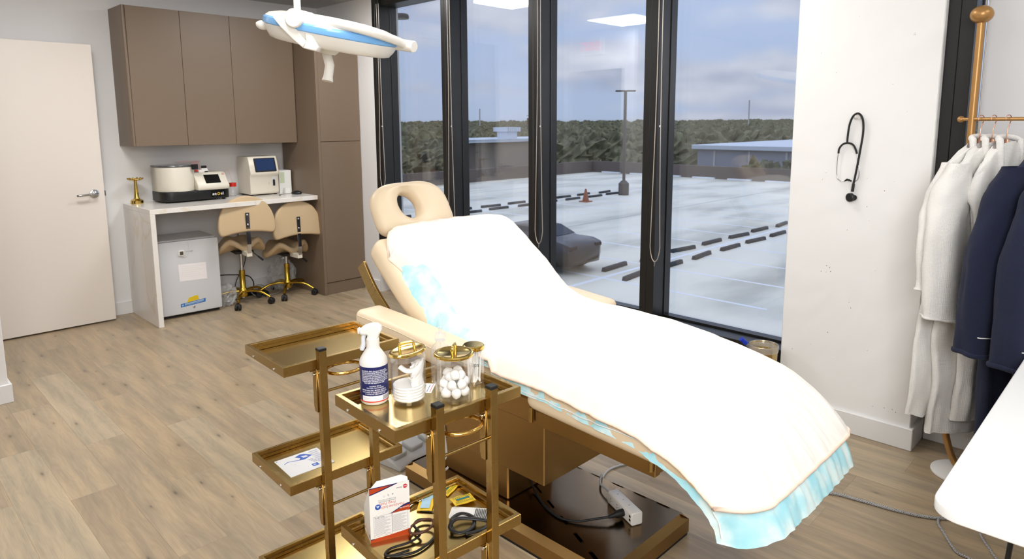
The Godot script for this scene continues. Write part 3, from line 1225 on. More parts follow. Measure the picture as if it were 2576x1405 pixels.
# dark saloon car, its tail towards the wheel stops
func build_car():
	var b := Vector3(16.6, LOT, -15.3)
	var t = placed("parked_car", "dark brown saloon car parked outside below the window", "car", b)
	var s := S()
	# body sections along z (tail at +z): [z, half width, sill, belt, roof, half width of roof]
	var sec := [[2.32, 0.62, 0.42, 0.78, 0.80, 0.50], [2.22, 0.82, 0.30, 0.94, 0.96, 0.66], [1.85, 0.89, 0.25, 1.02, 1.05, 0.70], [1.35, 0.91, 0.23, 1.02, 1.12, 0.66], [0.75, 0.92, 0.22, 1.00, 1.38, 0.58], [0.1, 0.92, 0.22, 0.98, 1.45, 0.57], [-0.5, 0.92, 0.22, 0.96, 1.40, 0.57], [-1.05, 0.91, 0.23, 0.95, 1.02, 0.66], [-1.7, 0.89, 0.25, 0.85, 0.88, 0.68], [-2.15, 0.80, 0.32, 0.70, 0.72, 0.60], [-2.3, 0.62, 0.42, 0.56, 0.58, 0.48]]
	var ring := func(e: Array) -> Array:
		var r := []
		for p in [[-0.9, 2], [-1.0, 2.4], [-1.0, 3], [-5, 4], [-0.7, 4.1], [0.7, 4.1], [5, 4], [1.0, 3], [1.0, 2.4], [0.9, 2]]:
			var x: float = p[0] * e[1]
			var y: float
			if p[1] == 2:
				y = e[2]
			elif p[1] == 2.4:
				y = lerpf(e[2], e[3], 0.4)
			elif p[1] == 3:
				y = e[3]
			else:
				x = signf(p[0]) * e[5] * (1.0 if absf(p[0]) > 1.0 else 0.7)
				y = e[4] - (0.05 if absf(p[0]) > 1.0 else 0.0)
			r.append(b + Vector3(x, y, e[0]))
		return r
	s.set_smooth_group(0)
	for i in sec.size() - 1:
		var A: Array = ring.call(sec[i])
		var B: Array = ring.call(sec[i + 1])
		for j in A.size():
			var j2 := (j + 1) % A.size()
			q4(s, A[j], A[j2], B[j2], B[j])
	for e in [sec[0], sec[-1]]:
		var A: Array = ring.call(e)
		for j in range(1, A.size() - 1):
			cap_tri(s, A[0], A[j], A[j + 1], Vector3(0, 0, signf(e[0])))
	part(t, "body", s, M["car_paint"])
	for sg in [-1.0, 1.0]:
		s = S()
		q4(s, b + Vector3(0.86 * sg, 1.03, 1.05), b + Vector3(0.86 * sg, 1.0, -0.85), b + Vector3(0.625 * sg, 1.37, -0.45), b + Vector3(0.625 * sg, 1.36, 0.62)) if sg < 0 else q4(s, b + Vector3(0.86, 1.0, -0.85), b + Vector3(0.86, 1.03, 1.05), b + Vector3(0.625, 1.36, 0.62), b + Vector3(0.625, 1.37, -0.45))
		part(t, "side_glass", s, M["car_glass"])
	s = S()
	q4(s, b + Vector3(-0.58, 1.135, 1.34), b + Vector3(0.58, 1.135, 1.34), b + Vector3(0.52, 1.385, 0.77), b + Vector3(-0.52, 1.385, 0.77))
	part(t, "rear_glass", s, M["car_glass"])
	for sg in [-1.0, 1.0]:
		s = S()
		bc(s, b + Vector3(0.62 * sg, 0.86, 2.24), Vector3(0.36, 0.14, 0.1), 0.03)
		part(t, "tail_light", s, M["tail_red"])
		for z in [-1.4, 1.38]:
			s = S()
			cyl(s, b + Vector3(0.93 * sg, 0.32, z), b + Vector3(0.70 * sg, 0.32, z), 0.32, 20, 0.03)
			part(t, "wheel", s, M["black_rubber"])
			s = S()
			cyl(s, b + Vector3(0.945 * sg, 0.32, z), b + Vector3(0.92 * sg, 0.32, z), 0.21, 16, 0.01)
			part(t, "rim", s, M["steel"])
	O = Vector3.ZERO

# ------------------------------------------------------------------ cabinets, counter, door, fridge
func build_cabinets():
	var s: SurfaceTool
	# the open door
	var d := setting("door_1", Vector3(0.64, 0, -5.89))
	O = d.position
	s = S()
	bb(s, Vector3(0.64, 0.012, -5.912), Vector3(1.495, 2.124, -5.870), 0.002)
	part(d, "leaf", s, M["door"])
	s = S()
	var c := Vector3(1.425, 1.012, -5.870)
	lathe(s, [[0.0, 0.0], [0.031, 0.0], [0.033, 0.004], [0.031, 0.009], [0.020, 0.012], [0.012, 0.016], [0.011, 0.05], [0.0, 0.05]], 24, Transform3D(Basis(Vector3.RIGHT, Vector3.BACK, Vector3.DOWN), c))
	tube(s, catmull([c + Vector3(0, 0, 0.046), c + Vector3(-0.02, 0, 0.054), c + Vector3(-0.06, -0.002, 0.055), c + Vector3(-0.105, -0.004, 0.054), c + Vector3(-0.125, -0.004, 0.046)], 4), [0.010, 0.010, 0.010, 0.010, 0.010, 0.0095, 0.009, 0.009, 0.0085, 0.0085, 0.008, 0.008, 0.008, 0.008, 0.008, 0.008, 0.0075], 10)
	part(d, "lever_handle", s, M["steel"])
	s = S()
	bb(s, Vector3(1.4952, 0.93, -5.902), Vector3(1.4965, 1.09, -5.88), 0.0)
	bb(s, Vector3(1.495, 0.99, -5.898), Vector3(1.506, 1.03, -5.884), 0.002)
	part(d, "latch", s, M["steel"])
	for y in [0.25, 1.06, 1.88]:
		s = S()
		cyl(s, Vector3(0.632, y - 0.05, -5.905), Vector3(0.632, y + 0.05, -5.905), 0.008, 10)
		part(d, "hinge", s, M["steel"])
	O = Vector3.ZERO
	# upper cabinet
	var t = placed("wall_cabinet", "long taupe wall cabinet with flat handleless doors above the counter", "cabinet", Vector3(2.35, 1.365, -5.86))
	s = S()
	bb(s, Vector3(1.67, 1.365, BACK), Vector3(3.03, 2.415, -5.722), 0.002)
	part(t, "body", s, M["cabinet"])
	s = S()
	var o := PackedVector2Array([Vector2(1.67, -5.722), Vector2(1.67, -5.712), Vector2(1.675, -5.7), Vector2(1.692, -5.698), Vector2(1.692, -5.722)])
	slab(s, PackedVector2Array([o[4], o[3], o[2], o[1], o[0]]), 1.365, 2.415, 0, 0, 1, Transform3D(Basis(Vector3.RIGHT, Vector3.BACK, Vector3.UP), Vector3.ZERO))
	part(t, "end_post", s, M["cabinet"])
	var xs := [1.6935, 2.082, 2.475, 3.03]
	for i in 3:
		s = S()
		bb(s, Vector3(xs[i] + 0.0012, 1.366, -5.7215), Vector3(xs[i + 1] - 0.0012, 2.414, -5.700), 0.0015)
		part(t, "door", s, M["cabinet"])
	O = Vector3.ZERO
	# tall cabinet
	t = placed("tall_cabinet", "tall taupe cabinet with stacked doors beside the window wall", "cabinet", Vector3(3.25, 0, -5.68))
	s = S()
	bb(s, Vector3(3.035, 0.0, BACK + 0.022), Vector3(3.06, 2.41, -5.34), 0.002)
	part(t, "side_panel", s, M["cabinet"])
	s = S()
	bb(s, Vector3(3.06, 0.0, BACK + 0.022), Vector3(3.468, 2.41, -5.366), 0.001)
	part(t, "body", s, M["cabinet"])
	s = S()
	bb(s, Vector3(3.062, 1.376, -5.365), Vector3(3.466, 2.41, -5.344), 0.0015)
	part(t, "door", s, M["cabinet"])
	s = S()
	bb(s, Vector3(3.062, 0.112, -5.365), Vector3(3.466, 1.372, -5.344), 0.0015)
	part(t, "door", s, M["cabinet"])
	s = S()
	bb(s, Vector3(3.062, 0.0, -5.3655), Vector3(3.466, 0.106, -5.35), 0.001)
	part(t, "plinth", s, M["cabinet"])
	O = Vector3.ZERO
	# marble waterfall counter
	t = placed("marble_counter", "white marble waterfall counter with tan veins under the wall cabinet", "counter", Vector3(2.35, 0, -5.7))
	s = S()
	bb(s, Vector3(1.655, 0.868, BACK), Vector3(3.034, 0.905, -5.39), 0.002)
	part(t, "worktop", s, M["marble"])
	s = S()
	bb(s, Vector3(1.655, 0.0, BACK), Vector3(1.692, 0.8675, -5.39), 0.002)
	part(t, "side_panel", s, M["marble"])
	O = Vector3.ZERO
	# small fridge
	var base := Vector3(1.984, 0, -5.78)
	t = thing("mini_fridge", "small pale grey fridge with stickers under the marble counter", "fridge", base, deg_to_rad(-2.5))
	s = S()
	bb(s, Vector3(-0.228, 0.022, -0.20), Vector3(0.228, 0.625, 0.175), 0.006)
	part(t, "body", s, M["fridge"])
	s = S()
	slab(s, rrect(0.458, 0.59, 0.012), 0.0, 0.042, 0.004, 0.008, 3, facing_z(Vector3(0, 0.322, 0.178)))
	part(t, "door", s, M["fridge"])
	s = S()
	bb(s, Vector3(-0.22, 0.0, -0.18), Vector3(0.22, 0.022, 0.17), 0.001)
	part(t, "base", s, M["black_plastic"])
	s = S()
	slab(s, rrect(0.046, 0.046, 0.012), 0.0, 0.012, 0.0, 0.004, 3, facing_z(Vector3(-0.062, 0.522, 0.220)))
	var th := part(t, "thermometer", s, M["white_plastic"], "small square digital thermometer")
	s = S()
	bb(s, Vector3(-0.075, 0.508, 0.232), Vector3(-0.049, 0.536, 0.2332), 0.0)
	part(th, "display", s, M["thermo_lcd"])
	s = S()
	q4uv(s, Vector3(-0.088, 0.295, 0.2205), Vector3(0.122, 0.288, 0.2205), Vector3(0.120, 0.425, 0.2215), Vector3(-0.092, 0.432, 0.2215))
	part(t, "notice", s, M["fridge_notice"], "white paper notice")
	s = S()
	q4uv(s, Vector3(-0.096, 0.083, 0.2205), Vector3(0.096, 0.098, 0.2205), Vector3(0.099, 0.128, 0.2205), Vector3(-0.094, 0.111, 0.2205))
	part(t, "blue_sticker", s, M["fridge_sticker"], "blue and white sticker strip")
	s = S()
	slab(s, PackedVector2Array([Vector2(-0.048, 0.114), Vector2(0.046, 0.128), Vector2(0.040, 0.158), Vector2(0.03, 0.165), Vector2(-0.030, 0.152), Vector2(-0.038, 0.135)]), 0.220, 0.2212, 0, 0, 1)
	part(t, "yellow_sticker", s, M["sticker_yellow"], "yellow sticker")
	s = S()
	cyl(s, Vector3(0.005, 0.072, 0.218), Vector3(0.005, 0.072, 0.226), 0.009, 14)
	part(t, "lock", s, M["steel"])
	s = S()
	tube(s, catmull([Vector3(-0.065, 0.500, 0.228), Vector3(-0.03, 0.492, 0.226), Vector3(-0.005, 0.55, 0.225), Vector3(-0.01, 0.62, 0.222), Vector3(-0.06, 0.632, 0.18)], 5), 0.0012, 5)
	part(t, "probe_wire", s, M["white_plastic"])
	var tm := TextMesh.new()
	tm.text = "emerget"
	var f := SystemFont.new()
	f.font_names = PackedStringArray(["Droid Sans"])
	tm.font = f
	tm.font_size = 24
	tm.pixel_size = 0.00062
	tm.depth = 0.0006
	tm.material = M["grey_plastic"]
	var tx := MeshInstance3D.new()
	tx.name = "badge_letters"
	tx.mesh = tm
	t.add_child(tx)
	tx.position = Vector3(0.0, 0.530, 0.2206)

# ------------------------------------------------------------------ on and under the counter
const TOP := 0.905

func letters(parent: Node, called: String, text: String, at: Vector3, size: float, m: Material, basis_ := Basis(), bold := true, deep := 0.0006):
	var tm := TextMesh.new()
	tm.text = text
	var f := SystemFont.new()
	f.font_names = PackedStringArray(["Droid Sans"])
	f.font_weight = 700 if bold else 400
	tm.font = f
	tm.font_size = 32
	tm.pixel_size = size / 32.0
	tm.depth = deep
	tm.material = m
	var o := MeshInstance3D.new()
	o.name = called
	o.mesh = tm
	parent.add_child(o, true)
	o.transform = Transform3D(basis_, at)
	return o

func build_counter_things():
	var s: SurfaceTool
	# centrifuge-like blood processor
	var b := Vector3(2.128, TOP, -5.84)
	var t = thing("blood_processor", "cream countertop blood processor with round drum, touch screen and black base", "lab machine", b)
	s = S()
	slab(s, PackedVector2Array([Vector2(-0.262, -0.08), Vector2(-0.235, -0.125), Vector2(-0.18, -0.14), Vector2(0.24, -0.12), Vector2(0.268, -0.10), Vector2(0.268, 0.13), Vector2(-0.262, 0.13)]), 0.012, 0.088, 0.004, 0.004, 2, flat_at(Vector3.ZERO))
	part(t, "base", s, M["black_plastic"])
	for p in [[-0.22, 0.08], [0.23, 0.08], [0.23, -0.10], [-0.22, -0.10]]:
		s = S()
		cyl(s, Vector3(p[0], 0, p[1]), Vector3(p[0], 0.014, p[1]), 0.014, 12)
		part(t, "foot", s, M["black_rubber"])
	s = S()
	var drum := PackedVector2Array()
	for k in 17:
		var a := PI + PI * k / 16.0
		drum.append(Vector2(-0.120 + 0.142 * cos(a), -0.005 + 0.132 * sin(a)))
	drum.append(Vector2(0.022, 0.125))
	drum.append(Vector2(-0.262, 0.125))
	slab(s, drum, 0.0885, 0.285, 0.003, 0.006, 3, flat_at(Vector3.ZERO))
	part(t, "drum", s, M["cream_plastic"])
	s = S()
	var lid := PackedVector2Array()
	for p in drum:
		lid.append(Vector2(-0.12, 0.0) + (p - Vector2(-0.12, 0.0)) * 1.01)
	slab(s, lid, 0.286, 0.300, 0.002, 0.004, 2, flat_at(Vector3.ZERO))
	part(t, "lid", s, M["smoke_lid"])
	s = S()
	bb(s, Vector3(-0.03, 0.262, 0.112), Vector3(0.018, 0.305, 0.134), 0.003)
	part(t, "latch", s, M["black_plastic"])
	# console: side profile extruded along x
	s = S()
	var prof := PackedVector2Array([Vector2(-0.12, 0.089), Vector2(0.138, 0.089), Vector2(0.138, 0.125), Vector2(0.055, 0.222), Vector2(0.035, 0.228), Vector2(-0.12, 0.228)])
	slab(s, prof, 0.0, 0.262, 0.006, 0.014, 3, Transform3D(Basis(Vector3.BACK, Vector3.UP, Vector3.RIGHT), Vector3(0.005, 0, 0)) * Transform3D(Basis(Vector3.RIGHT, Vector3.UP, Vector3.BACK), Vector3.ZERO))
	part(t, "console", s, M["cream_plastic"])
	# shoulder that blends drum and console
	s = S()
	var sl := Vector3(0, 0.097, -0.083).normalized()
	var nrm := Vector3(0, 0.083, 0.097).normalized()
	var xf := Transform3D(Basis(Vector3.RIGHT, sl, nrm), Vector3(0.145, 0.174, 0.0975))
	bb(s, Vector3(-0.068, -0.042, 0.0), Vector3(0.055, 0.046, 0.003), 0.001, xf)
	part(t, "screen", s, M["dark_screen"], "dark touch screen")
	s = S()
	lathe(s, [[0.007, 0.0], [0.009, 0.0], [0.009, 0.0015], [0.007, 0.0015], [0.007, 0.0]], 16, xf * Transform3D(Basis(Vector3.RIGHT, Vector3.BACK, Vector3.DOWN), Vector3(0.095, 0.048, 0.001)))
	part(t, "power_mark", s, M["red_plastic"])
	s = S()
	bb(s, Vector3(0.06, 0.226, -0.01), Vector3(0.14, 0.25, 0.03), 0.006)
	bb(s, Vector3(0.085, 0.25, 0.0), Vector3(0.135, 0.262, 0.025), 0.003)
	part(t, "clamp", s, M["white_plastic"])
	s = S()
	bb(s, Vector3(0.09, 0.262, -0.002), Vector3(0.13, 0.283, 0.022), 0.003)
	bb(s, Vector3(0.105, 0.230, 0.031), Vector3(0.135, 0.238, 0.034), 0.001)
	part(t, "clamp_knob", s, M["black_plastic"])
	s = S()
	bb(s, Vector3(0.034, 0.236, 0.005), Vector3(0.054, 0.252, 0.028), 0.004)
	part(t, "red_button", s, M["red_plastic"])
	s = S()
	bb(s, Vector3(-0.10, 0.315, -0.04), Vector3(0.09, 0.327, -0.01), 0.003)
	bb(s, Vector3(0.02, 0.24, -0.035), Vector3(0.085, 0.316, -0.015), 0.003)
	part(t, "tube_holder", s, M["pink_clear"], "clear pinkish plastic holder")
	s = S()
	bb(s, Vector3(0.105, 0.026, 0.1385), Vector3(0.225, 0.080, 0.1395), 0.0, Transform3D(Basis(Vector3.UP, deg_to_rad(2.7)), Vector3(0, 0, -0.006)))
	part(t, "name_plate", s, M["dark_screen"])
	letters(t, "name_letters", "an", Vector3(0.132, 0.052, 0.1395), 0.030, M["white_plastic"], Basis(Vector3.UP, deg_to_rad(2.7)))
	letters(t, "name_letters", "el", Vector3(0.196, 0.052, 0.1365), 0.030, M["white_plastic"], Basis(Vector3.UP, deg_to_rad(2.7)))
	s = S()
	lathe(s, [[0.007, 0.0], [0.011, 0.0], [0.011, 0.0012], [0.007, 0.0012], [0.007, 0.0]], 18, Transform3D(Basis(Vector3.RIGHT, Vector3.BACK, Vector3.DOWN), Vector3(0.167, 0.052, 0.1382)))
	part(t, "name_ring", s, M["packet_yellow"], "yellow ring letter")
	# blood analyzer with a blue screen
	b = Vector3(2.728, TOP, -5.87)
	t = thing("blood_analyzer", "boxy cream analyzer with a blue screen beside the tall cabinet", "lab machine", b)
	s = S()
	# side profile (z, y): the head leans forward over a recessed lower front
	prof = PackedVector2Array([Vector2(-0.13, 0.012), Vector2(0.108, 0.012), Vector2(0.112, 0.03), Vector2(0.112, 0.172), Vector2(0.128, 0.185), Vector2(0.132, 0.20), Vector2(0.092, 0.335), Vector2(0.08, 0.343), Vector2(-0.13, 0.343)])
	slab(s, prof, -0.132, 0.132, 0.006, 0.006, 3, Transform3D(Basis(Vector3.BACK, Vector3.UP, Vector3.LEFT), Vector3.ZERO))
	part(t, "housing", s, M["cream_plastic"])
	nrm = Vector3(0, 0.04, 0.135).normalized()
	sl = Vector3(0, 0.135, -0.04).normalized()
	xf = Transform3D(Basis(Vector3.RIGHT, sl, nrm), Vector3(0.012, 0.268, 0.1123))
	s = S()
	slab(s, rrect(0.196, 0.125, 0.006), 0.0, 0.003, 0.0, 0.001, 2, xf)
	var sc := part(t, "screen_bezel", s, M["black_plastic"])
	s = S()
	bb(s, Vector3(-0.085, -0.05, 0.003), Vector3(0.087, 0.054, 0.0038), 0.0, xf)
	part(sc, "screen", s, M["blue_screen"], "glowing blue screen")
	s = S()
	slab(s, rrect(0.020, 0.058, 0.0095, 6), 0.0, 0.004, 0.0, 0.002, 2, facing_z(Vector3(0.086, 0.108, 0.1115)))
	part(t, "sample_probe", s, M["black_plastic"])
	s = S()
	slab(s, rrect(0.036, 0.085, 0.006, 4), 0.0, 0.001, 0.0, 0.0, 1, facing_z(Vector3(0.086, 0.118, 0.1121)))
	part(t, "probe_plate", s, M["light_grey"])
	s = S()
	bb(s, Vector3(0.036, 0.097, 0.112), Vector3(0.046, 0.100, 0.1127), 0.0)
	bb(s, Vector3(0.036, 0.108, 0.112), Vector3(0.046, 0.111, 0.1127), 0.0)
	part(t, "indicator", s, M["grey_plastic"])
	for p in [[-0.11, 0.08], [0.11, 0.08], [0.11, -0.1], [-0.11, -0.1]]:
		s = S()
		cyl(s, Vector3(p[0], 0, p[1]), Vector3(p[0], 0.013, p[1]), 0.012, 10)
		part(t, "foot", s, M["black_rubber"])
	# ornate little gold stand
	b = Vector3(1.728, TOP, -5.91)
	s = S()
	t = thing("gold_pedestal", "small polished gold pedestal stand on the marble counter's end", "pedestal", b)
	lathe(s, [[0.0, 0.0], [0.044, 0.0], [0.047, 0.004], [0.046, 0.026], [0.040, 0.032], [0.026, 0.038], [0.019, 0.05], [0.016, 0.075], [0.012, 0.17], [0.012, 0.182], [0.0, 0.182]], 28)
	part(t, "stem", s, M["gold"])
	s = S()
	lathe(s, [[0.0, 0.182], [0.012, 0.182], [0.040, 0.188], [0.056, 0.196], [0.058, 0.201], [0.054, 0.203], [0.03, 0.196], [0.0, 0.195]], 28)
	part(t, "dish", s, M["gold"])
	s = S()
	for k in 12:
		var a := TAU * k / 12.0
		ball(s, Vector3(cos(a) * 0.054, 0.203, sin(a) * 0.054), Vector3(0.008, 0.006, 0.008), 8)
	part(t, "beaded_rim", s, M["gold"])
	# white cartons behind the mouse
	b = Vector3(2.955, TOP, -5.885)
	t = thing("reagent_carton", "white carton with a pale green mark at the counter's end", "carton", b)
	s = S()
	bb(s, Vector3(-0.055, 0, -0.06), Vector3(0.062, 0.205, 0.06), 0.002)
	part(t, "box", s, M["paper"])
	s = S()
	bb(s, Vector3(-0.05, 0.09, 0.06), Vector3(-0.005, 0.19, 0.0606), 0.0)
	part(t, "print", s, M["pale_green"])
	s = S()
	bb(s, Vector3(-0.025, 0.0, -0.02), Vector3(0.025, 0.05, 0.02), 0.003)
	solo("tissue_box", s, M["paper"], "little white box in front of the white carton", "box", Vector3(2.95, TOP, -5.785))
	# computer mouse
	t = thing("computer_mouse", "black computer mouse at the counter's right end", "mouse", Vector3(2.955, TOP, -5.62), 0.5)
	s = S()
	ball(s, Vector3(0, 0.012, 0), Vector3(0.030, 0.022, 0.052), 16)
	part(t, "shell", s, M["black_plastic"])
	s = S()
	tube(s, catmull([Vector3(0, 0.008, -0.05), Vector3(-0.02, 0.004, -0.09), Vector3(-0.10, 0.003, -0.11), Vector3(-0.15, 0.003, -0.06)], 6), 0.002, 6)
	part(t, "cable", s, M["black_rubber"])
	# meter between the machines
	t = thing("handheld_meter", "flat black and white handheld meter between the two machines", "meter", Vector3(2.485, TOP, -5.66), 0.25)
	s = S()
	slab(s, rrect(0.085, 0.06, 0.008), 0.0, 0.012, 0.002, 0.003, 2, flat_at(Vector3.ZERO))
	part(t, "case", s, M["black_plastic"])
	s = S()
	slab(s, rrect(0.07, 0.044, 0.005), 0.012, 0.018, 0.0, 0.002, 2, flat_at(Vector3.ZERO))
	part(t, "face", s, M["white_plastic"])
	# red-capped sample bottle and thin tubing
	t = thing("sample_bottle", "clear bottle with a red band behind the blood processor", "bottle", Vector3(2.50, TOP, -5.90))
	s = S()
	lathe(s, [[0.0, 0.0], [0.028, 0.0], [0.030, 0.004], [0.030, 0.085], [0.014, 0.10], [0.013, 0.112], [0.0, 0.112]], 18)
	part(t, "bottle", s, M["clear_bottle"])
	s = S()
	lathe(s, [[0.0305, 0.085], [0.0315, 0.085], [0.0315, 0.118], [0.0, 0.119]], 18)
	part(t, "cap", s, M["red_plastic"])
	s = S()
	tube(s, catmull([Vector3(0, 0.118, 0), Vector3(-0.015, 0.19, 0), Vector3(-0.03, 0.228, 0), Vector3(-0.055, 0.225, 0), Vector3(-0.06, 0.17, 0), Vector3(-0.06, 0.06, -0.02)], 6), 0.0022, 6)
	part(t, "tubing", s, M["pink_clear"])
	# cables and wrapping left on the floor under the counter
	s = S()
	tube(s, catmull([Vector3(1.80, 0.868, -5.93), Vector3(1.83, 0.80, -5.93), Vector3(1.842, 0.70, -5.90), Vector3(1.842, 0.632, -5.89)], 8), 0.004, 7)
	solo("power_cable", s, M["black_rubber"], "black cable dropping from the counter onto the mini fridge", "cable")
	s = S()
	tube(s, catmull([Vector3(2.26, 0.21, -5.82), Vector3(2.28, 0.235, -5.82), Vector3(2.40, 0.225, -5.82), Vector3(2.55, 0.19, -5.80), Vector3(2.58, 0.10, -5.78), Vector3(2.50, 0.03, -5.76), Vector3(2.40, 0.01, -5.76), Vector3(2.30, 0.008, -5.80)], 8), 0.005, 7)
	solo("power_cable", s, M["black_rubber"], "thick black cable arching from behind the fridge to the floor", "cable")
	s = S()
	tube(s, catmull([Vector3(2.56, 0.60, BACK + 0.012), Vector3(2.575, 0.50, BACK + 0.012), Vector3(2.63, 0.40, BACK + 0.012), Vector3(2.60, 0.25, BACK + 0.015), Vector3(2.52, 0.12, BACK + 0.02), Vector3(2.48, 0.01, BACK + 0.06)], 8), 0.0035, 7)
	solo("power_cable", s, M["black_rubber"], "thin black cable hanging down the wall behind the stools", "cable")
	s = S()
	tube(s, catmull([Vector3(2.78, 0.008, -5.90), Vector3(2.70, 0.07, -5.86), Vector3(2.62, 0.09, -5.82), Vector3(2.56, 0.05, -5.80), Vector3(2.60, 0.008, -5.75), Vector3(2.74, 0.008, -5.72), Vector3(2.86, 0.008, -5.80)], 8), 0.004, 7)
	solo("power_cable", s, M["grey_plastic"], "grey cable coiled on the floor behind the right stool", "cable")
	s = S()
	bb(s, Vector3(-0.09, 0, -0.04), Vector3(0.09, 0.035, 0.04), 0.006)
	solo("power_adapter", s, M["black_plastic"], "black power adapter block on the floor behind the stools", "adapter", Vector3(2.62, 0, -5.88))
	for q in [[Vector3(2.885, 0.0, -5.86), 0.125, "crumpled clear plastic bag on the floor by the tall cabinet"], [Vector3(2.29, 0.0, -5.66), 0.075, "crumpled clear plastic wrap on the floor beside the fridge"]]:
		var n := FastNoiseLite.new()
		n.seed = 5
		n.frequency = 5.0
		s = S()
		var rr: float = q[1]
		grid(s, 26, 14, func(u, v):
			var th: float = u * TAU
			var ph: float = (v - 0.5) * PI
			var d := Vector3(cos(th) * cos(ph), sin(ph), -sin(th) * cos(ph))
			var w := 1.0 + 0.5 * n.get_noise_3dv(d * 1.6 + Vector3.ONE * rr) + 0.25 * n.get_noise_3dv(d * 4.0)
			return Vector3(d.x * rr * w, maxf(0.001, rr * 1.15 + d.y * rr * 1.15 * w), d.z * rr * 0.8 * w), false, false, -1)
		solo("plastic_bag", s, M["film"], q[2], "plastic bag", q[0])

# ------------------------------------------------------------------ stools
func build_stools():
	make_stool("beige saddle stool with gold five-star base nearer the fridge", Vector3(2.423, 0, -5.643), 0.0, 0.452, 0.29, -8.0)
	make_stool("beige saddle stool with gold five-star base next to the tall cabinet", Vector3(2.838, 0, -5.652), 0.0, 0.372, 0.284, 0.0)

